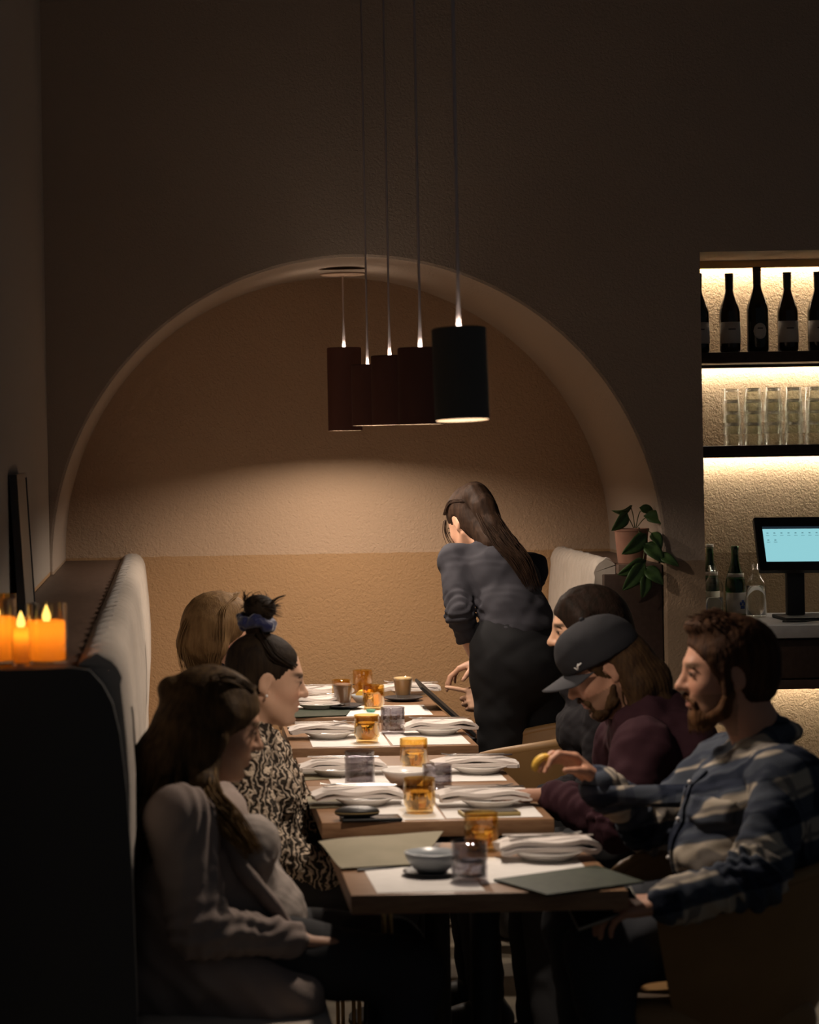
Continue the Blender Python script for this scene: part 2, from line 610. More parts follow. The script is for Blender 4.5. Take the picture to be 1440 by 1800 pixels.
shelf(z1t, z1b, 'dark upper bar shelf in the lit niche, carrying the row of wine bottles')
shelf(z2t, z2b, 'dark lower bar shelf in the lit niche, carrying the stacked drinking glasses')
tl = empty('light_strip', (2.6, YN - .03, NZ - .02), 'warm white light strip under the top of the bottle niche', 'light')
part('led_channel', nbox(NX0 + .004, NX1 - .004, YN - .085, YN - .055, NZ - .03, NZ - .001), M_BRASS, tl)
part('led_strip', nbox(NX0 + .006, NX1 - .006, YN - .054, YN - .022, NZ - .012, NZ - .002), M_LED, tl)

# back counter with drawers
CF = 9.10
cz1 = at(1400, 1099, CF).z
cz0 = at(1400, 1122, CF).z
dz0 = at(1400, 1207, CF).z
c = empty('bar_counter', (2.6, 9.4, 0), 'back bar counter with a grey top over dark brown drawers, below the till screen', 'counter')
part('countertop', nbox(NX0 + .003, NX1 - .003, CF, YN - .002, cz0, cz1, .004), M_COUNTER, c)
part('cabinet_body', nbox(NX0 + .006, NX1 - .006, CF + .055, YN - .004, dz0, cz0 - .001), M_DARKWOOD, c)
for i in range(3):
    x0 = NX0 + .012 + i * .44
    d = part('drawer', nbox(x0, x0 + .43, CF + .03, CF + .052, dz0 + .028, cz0 - .008, .002), M_DARKWOOD, c)
part('bottom_rail', nbox(NX0 + .008, NX1 - .008, CF + .03, CF + .053, dz0 - .012, dz0 + .022, .002), M_DARKWOOD, c)
part('led_channel', nbox(NX0 + .01, NX1 - .01, YN - .09, YN - .06, dz0 - .014, dz0 - .001), M_BLACK, c)
part('led_strip', nbox(NX0 + .01, NX1 - .01, YN - .059, YN - .03, dz0 - .012, dz0 - .002), M_LED, c)
part('plinth', nbox(NX0 + .006, NX1 - .006, CF + .1, YN - .004, 0, .12), M_DARKWOOD, c)
part('base_shelf', nbox(NX0 + .006, NX1 - .006, CF + .08, YN - .004, .12, .145), M_DARKWOOD, c)


def bottle_prof(h, r, neck_r, sh0, sh1, lip=True, wall=None):
    p = [(0, .004), (r * .55, .004), (r * .9, 0), (r, .008), (r, h * sh0)]
    for k in range(1, 9):
        t = k / 9
        e = (1 - math.cos(math.pi * t)) / 2
        p.append((r + (neck_r - r) * (e * .75 + t * .25), h * (sh0 + (sh1 - sh0) * t)))
    p += [(neck_r, h * sh1), (neck_r, h * .955)]
    if lip:
        p += [(neck_r * 1.12, h * .958), (neck_r * 1.12, h * .975), (neck_r, h * .978)]
    p += [(neck_r, h), (0, h)]
    return p


def band(bm, r, z0, z1, a0, a1, th=.0006, n=16):
    P = []
    for i in range(n + 1):
        a = a0 + (a1 - a0) * i / n
        P.append([(r * math.cos(a), r * math.sin(a), z0), (r * math.cos(a), r * math.sin(a), z1)])
    return grid_solid(bm, P, th)


def wine(px, y_top, r, m, kind, label, base_y=617.5, Y=9.50):
    p = at(px, base_y, Y)
    p.z = z1t + .0005
    h = at(px, y_top, Y).z - p.z
    e = empty('wine_bottle', p, label, 'bottle', 'bottles on the upper bar shelf')
    bm = lathe(bmesh.new(), bottle_prof(h, r, .0145, .50, .80), 28)
    bm_obj('bottle_body', bm, m, e)
    bm = lathe(bmesh.new(), [(.0150, h * .80), (.0155, h * .95), (.0162, h * .96), (.0162, h * .985), (.0155, h * 1.003), (0, h * 1.003)], 24)
    bm_obj('capsule', bm, M_FOIL, e)
    if kind == 'round':
        bm = bmesh.new()
        P = []
        for i in range(13):
            row = []
            for j in range(7):
                a = -math.pi / 2 + (i / 12 - .5) * 1.25
                t = math.sqrt(max(0, 1 - ((i / 12 - .5) * 2) ** 2)) * .03
                row.append(((r + .0007) * math.cos(a), (r + .0007) * math.sin(a), h * .245 + (j / 6 - .5) * 2 * t))
            P.append(row)
        grid_solid(bm, P, .0006)
        l = bm_obj('label', bm, M_LABEL, e)
        bm = band(bmesh.new(), r + .0016, h * .27, h * .285, -math.pi / 2 - .25, -math.pi / 2 + .25)
        bm_obj('print', bm, M_LABELINK, l)
    else:
        bm = band(bmesh.new(), r + .0007, h * .115, h * .385, -math.pi / 2 - 1.35, -math.pi / 2 + 1.35)
        l = bm_obj('label', bm, M_LABEL, e)
        bm = band(bmesh.new(), r + .0016, h * .285, h * .30, -math.pi / 2 - .35, -math.pi / 2 + .35)
        bm_obj('print', bm, M_LABELINK, l)
    return e


wine(1229, 481, .040, M_WINE, 'band', 'wine bottle half hidden at the left edge of the upper bar shelf')
wine(1284, 481, .0385, M_WINEB, 'band', 'brown wine bottle with a wide pale label, second from the left on the upper shelf')
wine(1333, 470, .0405, M_WINE, 'round', 'tallest dark wine bottle with a round label on the upper shelf')
wine(1386, 479, .0385, M_WINEB, 'band', 'brown wine bottle with a wide label, right of the round-labelled bottle')
wine(1440, 478, .0405, M_WINE, 'band', 'dark wine bottle cut by the right edge of the photo on the upper shelf')

# stacked glasses on the lower shelf (inverted, nested)
gp = [(.0365, 0), (.0368, .002), (.0285, .0845), (.027, .087), (0, .087), ]
bm = bmesh.new()
lathe(bm, [(.0365, 0), (.0350, .0005), (.0272, .074), (.024, .077), (0, .0775)], 24)
lathe(bm, [(.0365, 0), (.0305, .068), (.0298, .076), (.0292, .084), (.0270, .0865), (0, .0865)], 24)
bmesh.ops.remove_doubles(bm, verts=bm.verts, dist=1e-5)
bmesh.ops.recalc_face_normals(bm, faces=bm.faces)
gme = bpy.data.meshes.new('drinking_glass')
bm.to_mesh(gme)
bm.free()
gme.materials.append(M_CLEAR)
gme.materials.append(M_GLASSBASE)
for f_ in gme.polygons:
    if f_.center.z > .0745 or f_.center.z < .0012:
        f_.material_index = 1
gme.polygons.foreach_set('use_smooth', [True] * len(gme.polygons))
ROWN = ['front', 'back']
LVL = ['bottom', 'second', 'third', 'top']
cols = [2.135, 2.212, 2.289, 2.366, 2.443, 2.52]
ORD = ['first', 'second', 'third', 'fourth', 'fifth', 'sixth']
for r_ in range(2):
    for ci, x in enumerate(cols):
        nlev = 3 if (r_ == 0 and ci == 0) else 4
        for l in range(nlev):
            g = bpy.data.objects.new('drinking_glass', gme)
            COL.objects.link(g)
            g.location = (x + random.uniform(-.003, .003) + (.018 if r_ else 0), 9.475 + .085 * r_ + random.uniform(-.003, .003), z2t + .0006 + l * .0435)
            g.rotation_euler = (0, 0, random.uniform(0, 6))
            if ci == 4 and r_ == 0:
                g.rotation_euler = (0, .015 * l, 1.0)
                g.location.x += .004 * l
            tag(g, '%s glass of the %s %s-row stack from the left, lower bar shelf' % (LVL[l], ORD[ci], ROWN[r_]), 'glass', 'clear glasses stacked on the lower bar shelf')


def counter_bottle(px, ytop, Y, r, m, green, label, liquid=None):
    b0 = at(px, 1080, Y)
    b0.z = cz1 + .0006
    h = at(px, ytop, Y).z - b0.z
    e = empty('water_bottle', b0, label, 'bottle', 'bottles on the bar counter')
    if green:
        prof = bottle_prof(h, r, .0135, .46, .86)
        inner = [(0, .008)] + [(max(rr - .003, .001), z) for rr, z in prof[4:-4]] + [(.0105, h)]
        bm = lathe(bmesh.new(), prof[:-1] + inner[::-1], 26)
        bm_obj('bottle_body', bm, m, e)
        bm = lathe(bmesh.new(), [(.0150, h * .955), (.0152, h * .975), (.0148, h * 1.012), (0, h * 1.012)], 20)
        bm_obj('cap', bm, M_LABEL if ytop < 959 else M_GREENGLASS, e)
        l = bm_obj('label', band(bmesh.new(), r + .0008, h * .06, h * .36, -math.pi / 2 - 1.3, -math.pi / 2 + 1.3), M_LABEL, e)
        bm = bmesh.new()
        cpts = [((r + .0018) * math.cos(a), (r + .0018) * math.sin(a)) for a in (-1.57 + .25, -1.57 + .75)]
        for k in range(5):
            a = 2 * math.pi * k / 5 + .3
            aa = -1.07
            q0 = Vector((0, 0, 0))
            band(bm, r + .0018, h * .19 + .012 * math.sin(a) - .006, h * .19 + .012 * math.sin(a) + .006, aa + .22 * math.cos(a) - .13, aa + .22 * math.cos(a) + .13, n=5)
        bm_obj('star_print', bm, M_BLUEMARK, l)
        bm_obj('neck_label', band(bmesh.new(), r * .82 + .001, h * .55, h * .63, -math.pi / 2 - 1.2, -math.pi / 2 + 1.2), M_LABEL, e)
    else:
        prof = [(0, .003), (r * .9, .001), (r, .006), (r, h * .60)]
        for k in range(1, 8):
            t = k / 7
            e_ = (1 - math.cos(math.pi * t)) / 2
            prof.append((r + (.0155 - r) * e_, h * (.60 + .24 * t)))
        prof += [(.0155, h * .90), (.0195, h * .905), (.0195, h * .93), (.0165, h * .935), (.0165, h * .975), (.018, h * .98), (.018, h)]
        inner = [(0, .007)] + [(max(rr - .0028, .001), z + .002) for rr, z in prof[2:-6]] + [(.0135, h * .9), (.0145, h)]
        bm = lathe(bmesh.new(), prof + inner[::-1], 28)
        bm_obj('bottle_body', bm, m, e)
        lh = h * liquid
        bm = lathe(bmesh.new(), [(0, .0085), (r - .0032, .009), (r - .0032, min(lh, h * .59)), (0, min(lh, h * .59))], 26)
        bm_obj('drink', bm, M_WATER, e)
    return e


counter_bottle(1250, 958, 9.60, .034, M_GREENGLASS, True, 'green bottle with a pale cap standing behind the left clear bottle')
counter_bottle(1255, 994, 9.50, .0375, M_CLEAR, False, 'clear half-full bottle at the left end of the bar counter', .40)
counter_bottle(1294, 961, 9.52, .038, M_GREENGLASS, True, 'green bottle with a blue star label, second from the left on the bar counter')
counter_bottle(1330, 991, 9.54, .040, M_CLEAR, False, 'clear full bottle next to the till screen on the bar counter', .85)

# till with a tilted touch screen
TY = 9.42
p0 = at(1402, 1090, TY)
till = empty('till_screen', (p0.x, TY, cz1), 'black till with a glowing pale blue screen on the bar counter', 'till')
tl_ = at(1325, 909, TY + .07)
bl_ = at(1337, 1002, TY - .045)
wid = .31
dx = Vector((wid, 0, -.003))
nrm = dx.cross(tl_ - bl_).normalized()
if nrm.y > 0:
    nrm = -nrm
U = (tl_ - bl_)


def slab(bm, o0, ex, ey, n_, th):
    a = [o0, o0 + ex, o0 + ex + ey, o0 + ey]
    f = [bm.verts.new(q) for q in a] + [bm.verts.new(q - n_ * th) for q in a]
    for ids in ((0, 1, 2, 3), (7, 6, 5, 4), (0, 4, 5, 1), (1, 5, 6, 2), (2, 6, 7, 3), (3, 7, 4, 0)):
        bm.faces.new([f[i] for i in ids])
    return bm


bm = slab(bmesh.new(), bl_ , dx, U, nrm, .03)
bmesh.ops.bevel(bm, geom=bm.edges[:], offset=.003, segments=2, affect='EDGES')
part('monitor', bm, M_BLACK, till)
M_SCREEN = emis('till_display', (0.33, 0.72, 0.78), 0.85)
M_SCRBAR = emis('till_display_bar', (0.02, 0.035, 0.05), 0.6)
M_SCRICON = emis('till_display_icon', (0.10, 0.24, 0.27), 0.85)
o0 = bl_ + dx * .088 + U * .155 + nrm * .0008
sx_, sy_ = dx * .83, U * .66
part('display', slab(bmesh.new(), o0, sx_, sy_ * .93, nrm, .0006), M_SCREEN, till, False)
part('display_bar', slab(bmesh.new(), o0 + sy_ * .935, sx_, sy_ * .065, nrm, .0006), M_SCRBAR, till, False)
bm = bmesh.new()
for r_, cnt in ((.80, 9), (.735, 9), (.60, 2), (.545, 2)):
    for i in range(cnt):
        th_ = .022 if r_ in (.80, .60) else .010
        w_ = .028 if r_ in (.80, .60) else .05
        slab(bm, o0 + sx_ * (.065 + i * .103 - w_ / 2) + sy_ * r_ + nrm * .0008, sx_ * w_, sy_ * th_, nrm, .0006)
part('display_icons', bm, M_SCRICON, till, False)
mid = bl_ + dx * .47 + U * .25
part('stand', nbox(mid.x - .033, mid.x + .033, TY + .012, TY + .05, cz1 + .013, mid.z, .004), M_BLACK, till)
part('base', nbox(mid.x - .075, mid.x + .12, TY - .13, TY + .09, cz1 + .0005, cz1 + .0135, .003), M_BLACK, till)
cp = Vector((mid.x - .055, TY - .16, cz1 + .0025))
bm = tube(bmesh.new(), [cp + Vector((.03 * math.cos(a) * (1 + .1 * a), .022 * math.sin(a), .0)) for a in np.linspace(.4, 6.3, 18)] + [cp + Vector((.09, .05, .0)), cp + Vector((.12, .2, 0))], .0024, 8)
part('cable', bm, M_BLACK, till)

# ------------------------------------------------------------------ pendants
M_BULB = emis('pendant_bulb', WARM, BULB)
M_UP = emis('pendant_uplight', WARM, UPGLOW)


M_CANOPY = mat('canopy_paint', (.33, .22, .15), .7, .2)


def pendant(px, y_top, y_bot, wpx, Y, ztop, label, shade=None, group='pendant lamps in a row above the tables'):
    c = at(px, (y_top + y_bot) / 2, Y)
    zt, zb = at(px, y_top, Y).z, at(px, y_bot, Y).z
    R = wpx * Y / FPX / 2
    e = empty('pendant_lamp', (c.x, Y, zb), label, 'lamp', group)
    h = zt - zb
    bm = lathe(bmesh.new(), [(R, 0), (R, h - .003), (R - .003, h), (.024, h), (.024, h - .004), (R - .005, h - .004), (R - .003, .0), (R, 0)], 40)
    s = bm_obj('shade', bm, [shade or M_SHADE, M_SHADEIN], e, 'auto')
    for f in s.data.polygons:
        cc = f.center
        if math.hypot(cc.x, cc.y) < R - .0015 and cc.z < h - .0035 or (cc.z < h - .0030 and abs(f.normal.z) < .3 and math.hypot(cc.x, cc.y) < R - .001):
            f.material_index = 1
    # lamp holder, bulb near the mouth of the shade, small upper lamp ring below the open top
    bm = lathe(bmesh.new(), [(0, h + .0), (.0055, h), (.0075, h - .05), (.0085, h - .06), (.0085, .075), (.016, .07), (.016, .032), (0, .032)], 16)
    bm_obj('lamp_holder', bm, M_BRASS, e)
    bm = bmesh.new()
    lathe(bm, [(0, .019), (.030, .019), (.032, .021), (.032, .026), (.018, .032), (0, .032)], 28)
    dsk = bm_obj('downlight', bm, [M_BLACK, M_BULB], e, 'auto')
    for f in dsk.data.polygons:
        if f.center.z < .0195:
            f.material_index = 1
    bm = lathe(bmesh.new(), [(.012, h - .028), (.019, h - .028), (.019, h - .020), (.012, h - .020), (.012, h - .028)], 24)
    bm_obj('upper_lamp', bm, M_UP, e)
    bm = tube(bmesh.new(), [(0, 0, h - .001), (0, 0, h + .03), (0, 0, h + .10), (0, 0, ztop - zb - .02)], [.0062, .0055, .0036, .0034], 10)
    bm_obj('cord', bm, M_CORD, e)
    bm = lathe(bmesh.new(), [(0, ztop - zb - .025), (.045, ztop - zb - .022), (.05, ztop - zb - .001), (0, ztop - zb - .001)] if ztop > 3 else [(0, ztop - zb - .022), (.085, ztop - zb - .020), (.09, ztop - zb - .014), (0, ztop - zb - .006)], 36)
    bm_obj('canopy', bm, M_SHADE if ztop > 3 else M_CANOPY, e)
    if shade:      # this one hangs slightly askew
        for o_ in (s, dsk):
            o_.rotation_euler = (math.radians(-3.4), math.radians(-.8), 0)
            o_.location = Vector((0, 0, h)) - o_.rotation_euler.to_matrix() @ Vector((0, 0, h))
    return e


pendant(606, 611, 757, 60, 9.72, ACZ + AR - .0085, 'farthest and longest pendant lamp, hanging from the top of the arch')
pendant(647, 641, 748, 58, 8.98, ZC, 'second farthest pendant lamp, with its top lower than the others')
pendant(686, 625, 747, 66, 8.40, ZC, 'middle pendant lamp of the row of five')
pendant(740, 611, 746, 80, 7.15, ZC, 'second nearest pendant lamp, with a glowing ring at its top')
pendant(808, 577, 739, 96, 5.98, ZC, 'nearest and largest-looking pendant lamp, black, at the right end of the row', M_SHADEBLACK)

# ------------------------------------------------------------------ candles at the near end of the ledge
M_WAX = bpy.data.materials.new('candle_wax')
M_WAX.use_nodes = True
nt = M_WAX.node_tree
nt.nodes.clear()
d1 = nd(nt, 'ShaderNodeBsdfDiffuse')
d1.inputs[0].default_value = (0.80, 0.50, 0.18, 1)
d2 = nd(nt, 'ShaderNodeBsdfTranslucent')
d2.inputs[0].default_value = (0.95, 0.46, 0.09, 1)
mxx = nd(nt, 'ShaderNodeMixShader')
mxx.inputs[0].default_value = 0.7
oo = nd(nt, 'ShaderNodeOutputMaterial')
nt.links.new(d1.outputs[0], mxx.inputs[1])
nt.links.new(d2.outputs[0], mxx.inputs[2])
nt.links.new(mxx.outputs[0], oo.inputs[0])
M_FLAME = emis('led_flame', (1.0, 0.62, 0.14), 2.6)
M_WICK = M_BLACK
M_CANDLEGLASS = mat('candle_glass', (1.0, 0.93, 0.82), 0.02, 0.5, trans=1.0)


def candle(px, py, r, h, gr, gh, power, label):
    p = on(px, py, LED_Z)
    p.z = LED_Z + .0008
    e = empty('led_candle', p, label, 'candle', 'led candles at the near end of the ledge')
    z0 = .006
    bm = lathe(bmesh.new(), [(r - .003, z0), (r, z0 + .003), (r, h - .004), (r - .004, h), (r * .6, h - .003), (0, h - .006)], 32)
    bm_obj('wax', bm, M_WAX, e)
    fl = lathe(bmesh.new(), [(0, h - .008), (.0055, h - .004), (.0095, h + .006), (.0085, h + .013), (.005, h + .023), (.0015, h + .032), (0, h + .034)], 16)
    bm_obj('flame', fl, M_FLAME, e)
    t = .0022
    bm = lathe(bmesh.new(), [(0, 0), (gr, 0), (gr, gh), (gr - t, gh), (gr - t, .004), (0, .004)], 32)
    bm_obj('glass_holder', bm, M_CANDLEGLASS, e, 'auto')
    ld = bpy.data.lights.new('candle_led', 'POINT')
    ld.energy = power
    ld.color = (1.0, .58, .16)
    ld.shadow_soft_size = .012
    lo = bpy.data.objects.new('candle_led', ld)
    COL.objects.link(lo)
    lo.parent = e
    lo.location = (0, 0, h * .78)
    return e


candle(83, 1165, .0405, .092, .0445, .128, .13, 'widest glowing candle in a glass holder, nearest the banquette cushion')
candle(38, 1170, .0165, .083, .0205, .105, .05, 'thin glowing candle between the two wide ones')
candle(-6, 1165, .0405, .100, .0445, .138, .13, 'glowing candle cut by the left edge of the photo')
p = on(8, 1118, LED_Z)
e = empty('candle_glass', (p.x, p.y, LED_Z + .0006), 'empty dark amber candle glass behind the candles at the left edge', 'glass')
bm = lathe(bmesh.new(), [(0, 0), (.030, 0), (.031, .01), (.031, .105), (.029, .105), (.029, .006), (0, .005)], 28)
bm_obj('glass_body', bm, M_AMBER, e, 'auto')
bm = lathe(bmesh.new(), [(0, .0065), (.0275, .0065), (.0275, .03), (0, .03)], 24)
bm_obj('wax_stub', bm, M_CREAM, e)

# ------------------------------------------------------------------ leaning picture on the ledge
e = empty('leaning_picture', (-.42, 7.1, LED_Z), 'dark-framed picture leaning against the left wall on the ledge behind the candles', 'picture')
ya, yb = 6.90, 7.38
B0, T0 = Vector((-.402, 0, LED_Z + .001)), Vector((-.4222, 0, LED_Z + .395))
upv = (T0 - B0).normalized()
nv = Vector((upv.z, 0, -upv.x))
L = (T0 - B0).length
M_FRAME = mat('blue_black_frame', (0.035, 0.042, 0.05), 0.35, 0.4)


def lean(y0, y1, a0, a1, th, off=0.0):
    o_ = B0 + upv * a0 - nv * off
    return slab(bmesh.new(), Vector((o_.x, y0, o_.z)), Vector((0, y1 - y0, 0)), upv * (a1 - a0), nv, th)


for (y0, y1, a0, a1) in ((ya, ya + .014, 0, L), (yb - .014, yb, 0, L), (ya + .014, yb - .014, 0, .014), (ya + .014, yb - .014, L - .014, L)):
    part('frame_bar', lean(y0, y1, a0, a1, .022), M_FRAME, e, False)
part('picture_panel', lean(ya + .013, yb - .013, .013, L - .013, .003, .004), mat('picture_print', (.20, .17, .14), .5, .3, var=(5, (.17, .145, .12))), e, False)

# ------------------------------------------------------------------ plant on the right ledge
PY = 9.272
pc = at(1111, 980, PY)
pc.z = LED_Z + .0006
plant = empty('potted_plant', pc, 'trailing green leafy plant in a terracotta pot on the ledge right of the arch', 'plant')
bm = lathe(bmesh.new(), [(0, 0), (.048, 0), (.052, .004), (.062, .118), (.065, .12), (.065, .128), (.060, .128), (.057, .112), (0, .110)], 36)
pot = bm_obj('pot', bm, M_TERRA, plant, 'auto')
bm = lathe(bmesh.new(), [(.0565, .111), (.04, .116), (0, .119)], 24)
bm_obj('soil', bm, M_SOIL, plant)


def leaf(pb, pt, w, bend=.012, dy0=0., dy1=0., tilt=.4):
    a = at(pb[0], pb[1], PY + dy0) - pc
    b_ = at(pt[0], pt[1], PY + dy1) - pc
    ax = b_ - a
    L_ = ax.length
    side = ax.cross(Vector((0, 1, 0)))
    side = (side.normalized() * math.cos(tilt) + Vector((0, 1, 0)) * math.sin(tilt)).normalized()
    n_ = ax.cross(side).normalized()
    P = []
    for i in range(11):
        t = i / 10
        wd = w * (math.sin(math.pi * min(1, t ** .62)) ** .75 + (.05 if i < 10 else 0)) / 2 * (1 if t > .02 else .25)
        row = []
        for j in range(7):
            q = (j / 6 - .5) * 2
            heart = -.06 * L_ * (abs(q) * (1 - abs(q))) * 4 * max(0, 1 - t * 3)
            row.append(a + ax * t + ax.normalized() * heart + side * (q * wd) + n_ * (bend * math.sin(math.pi * t) - .25 * w * (q * q - abs(q)) * .6 + abs(q) * wd * .25))
        P.append(row)
    bm_obj('leaf', grid_solid(bmesh.new(), P, .0009), M_LEAF, plant)


def stem(pts, r=.0018):
    q = [at(x, y, PY + dy) - pc for x, y, dy in pts]
    # smooth
    out = []
    for i in range(len(q) - 1):
        for k in range(5):
            t = k / 5
            pm = q[max(i - 1, 0)]
            pn = q[min(i + 2, len(q) - 1)]
            out.append(.5 * ((2 * q[i]) + (q[i + 1] - pm) * t + (2 * pm - 5 * q[i] + 4 * q[i + 1] - pn) * t * t + (-pm + 3 * q[i] - 3 * q[i + 1] + pn) * t ** 3))
    out.append(q[-1])
    bm_obj('stem', tube(bmesh.new(), out, r, 7), M_STEM, plant)


stem([(1116, 928, 0), (1113, 905, 0), (1108, 888, 0)])
leaf((1110, 888), (1075, 897), .036, .018, tilt=.9)
stem([(1114, 928, -.01), (1106, 912, -.02), (1100, 906, -.03)])
leaf((1101, 902), (1075, 933), .050, .01, -.03, -.04)
stem([(1118, 928, 0), (1122, 908, 0), (1126, 898, 0)])
leaf((1125, 893), (1149, 902), .036, .01, 0, .02)
stem([(1119, 928, -.01), (1130, 914, -.02), (1136, 910, -.03)])
leaf((1134, 908), (1187, 921), .052, .012, -.03, -.05, .5)
stem([(1123, 927, -.05), (1124, 937, -.072), (1128, 940, -.085)])
leaf((1134, 939), (1093, 974), .064, .012, -.085, -.095)
stem([(1124, 928, -.05), (1133, 960, -.090), (1131, 985, -.105)])
leaf((1133, 985), (1086, 1010), .060, .010, -.105, -.115)
leaf((1131, 990), (1094, 1038), .066, .010, -.105, -.125, .3)
leaf((1133, 958), (1168, 990), .060, .012, -.090, -.112)
stem([(1136, 930, -.04), (1156, 950, -.08), (1162, 985, -.10)], .0016)
leaf((1158, 976), (1194, 996), .040, .010, -.10, -.115)
leaf((1134, 1000), (1166, 1028), .056, .010, -.108, -.12)
stem([(1131, 985, -.105), (1132, 1015, -.11), (1136, 1040, -.115)], .0016)
leaf((1134, 1012), (1128, 1052), .050, .010, -.11, -.12)
leaf((1146, 938), (1163, 965), .046, .010, -.07, -.10)

# ------------------------------------------------------------------ tableware
G_PLATE, G_NAP, G_MAT = 'side plates on the tables', 'folded napkins on the side plates', 'paper placemats on the tables'
PZ = TZ + .0004
MZ = PZ + .0007


def placemat(key, side, x0, x1, dy0, dy1, rz=0.0, label=None):
    y0, y1 = TABLES[key]
    cx, cy = (x0 + x1) / 2, (dy0 + dy1) / 2 + y0
    bm = bmesh.new()
    nx, ny = 8, 8
    P = [[((i / nx - .5) * (x1 - x0), (j / ny - .5) * (dy1 - dy0), .0003 + .0002 * math.sin(i * 2.1 + j)) for j in range(ny + 1)] for i in range(nx + 1)]
    grid_solid(bm, P, .0005)
    o = bm_obj('placemat', bm, M_PAPER, None, False, (cx, cy, PZ + .0002))
    o.rotation_euler = (0, 0, rz)
    return tag(o, label or 'white paper placemat on the %s side of the %s' % (side, WHERE[key]), 'placemat', G_MAT)


for key in 'ABCDE':
    if key == 'A':
        placemat(key, 'right', .615, .925, .015, .36)
        placemat(key, 'left', .40, .60, .14, .52)
    elif key == 'E':
        placemat(key, 'left', .43, .665, .02, .36, .02)
        placemat(key, 'right', .675, .93, .11, .45, -.02)
    else:
        placemat(key, 'left', .445, .695, .02, .40, random.uniform(-.01, .01))
        placemat(key, 'right', .702, .952, .03, .42, random.uniform(-.01, .01))

pl = lathe(bmesh.new(), [(0, .004), (.050, .004), (.053, 0), (.057, .001), (.060, .006), (.082, .0185), (.086, .0205), (.0865, .0225), (.084, .0235), (.080, .0215), (.058, .0105), (.054, .008), (0, .008)], 40)
bmesh.ops.recalc_face_normals(pl, faces=pl.faces)
PLATE_ME = bpy.data.meshes.new('side_plate')
pl.to_mesh(PLATE_ME)
pl.free()
PLATE_ME.polygons.foreach_set('use_smooth', [True] * len(PLATE_ME.polygons))
PLATE_ME.materials.append(M_PLATE)


def plate(px, py, label, z=MZ, s=1.0):
    p = on(px, py, z)
    o = bpy.data.objects.new('side_plate', PLATE_ME)
    COL.objects.link(o)
    o.location = (p.x, p.y, z)
    o.scale = (s, s, s)
    tag(o, label, 'plate', G_PLATE)
    return p


def napkin(p, w, d, h, rz, label, seed, z, roll_right=True):
    """linen napkin folded into a serpentine of layers, draped over a plate"""
    rnd = random.Random(seed)
    bm = bmesh.new()
    path = []
    nl = 2
    lh = h / nl
    rad = lh * .5
    for l in range(nl):
        zz = .0005 + l * lh + rad
        xs = [(-w / 2 + rad + (w - 2 * rad) * k / 14) for k in range(15)]
        if l % 2:
            xs = xs[::-1]
        short = rnd.uniform(0, .018)
        for x in xs:
            xx = x * (1 - short) - (.006 * l * rnd.random())
            path.append((xx, zz, l))
        if l < nl - 1:
            sx = 1 if l % 2 == 0 else -1
            for k in range(1, 5):
                a = -math.pi / 2 + math.pi * k / 5
                path.append((sx * (w / 2 - rad + rad * 1.3 * math.cos(a)), zz + lh / 2 + lh / 2 * math.sin(a), l + .5))
    ph = [rnd.uniform(0, 6) for _ in range(6)]
    P = []
    nj = 9
    for (x, zz, l) in path:
        row = []
        for j in range(nj):
            v = j / (nj - 1) - .5
            y = v * d * (1 - .10 * l * .3 + .03 * math.sin(ph[0] + x * 25 + l))
            y += .004 * math.sin(ph[1] + l * 2.0)
            droop = -max(0, abs(x) - .075) * (.28 + .1 * math.sin(ph[2])) - .05 * abs(v) * h
            wav = .0022 * math.sin(ph[3] + x * 40 + v * 6 + l) * (1 + l * .35) + .0016 * math.sin(ph[4] + v * 14 + x * 20)
            lift = .010 * max(0, (x / (w / 2))) ** 3 * (l / nl) if roll_right else 0
            row.append((x + .004 * math.sin(v * 7 + ph[5] + l), y, max(.0008, zz + droop * (1 - .35 * l / nl) + wav * (l > 0) + lift)))
        P.append(row)
    grid_solid(bm, P, lh * .80)
    bm.normal_update()
    o = bm_obj('folded_napkin', bm, M_LINEN, None, 'auto', (p.x, p.y, z))
    o.rotation_euler = (0, 0, rz)
    tag(o, label, 'napkin', G_NAP)
    return o


def knife(p, z, rz, label, tilt=0.0):
    bm = bmesh.new()
    P = []
    for i in range(17):
        t = i / 16
        x = (t - .5) * .20
        w = .0052 if t < .45 else .0042 + .0065 * math.sin(min(1, (t - .45) / .55 * 1.05) * math.pi * .62) * (1 if t < .97 else .5)
        P.append([(x, -w, 0), (x, 0, .0012 if t < .45 else .0004), (x, w * .8, 0)])
    grid_solid(bm, P, .0026)
    o = bm_obj('knife', bm, M_STEEL, None, 'auto', (p.x, p.y, z))
    o.rotation_euler = (0, tilt, rz)
    return tag(o, label, 'knife', 'table knives on the napkins')


def fork(p, z, rz, label, tilt=0.0):
    bm = bmesh.new()
    P = []
    for i in range(13):
        t = i / 12
        x = (t - .5) * .19
        w = .0058 - .0028 * math.sin(min(1, t * 1.3) * math.pi) if t < .72 else .003 + .0085 * min(1, (t - .72) * 5)
        if t > .78:
            break
        P.append([(x, -w, .006 * max(0, t - .6)), (x, 0, .0008 + .006 * max(0, t - .6)), (x, w, .006 * max(0, t - .6))])
    grid_solid(bm, P, .0022)
    x0 = P[-1][0][0]
    for k in range(4):
        yy = (k - 1.5) * .0045
        tube(bm, [(x0 - .002, yy, .001), (x0 + .018, yy, -.001), (x0 + .043, yy, .004)], [.0013, .0013, .0006], 6)
    o = bm_obj('fork', bm, M_STEEL, None, 'auto', (p.x, p.y, z))
    o.rotation_euler = (0, tilt, rz)
    return tag(o, label, 'fork', 'forks on the napkins')


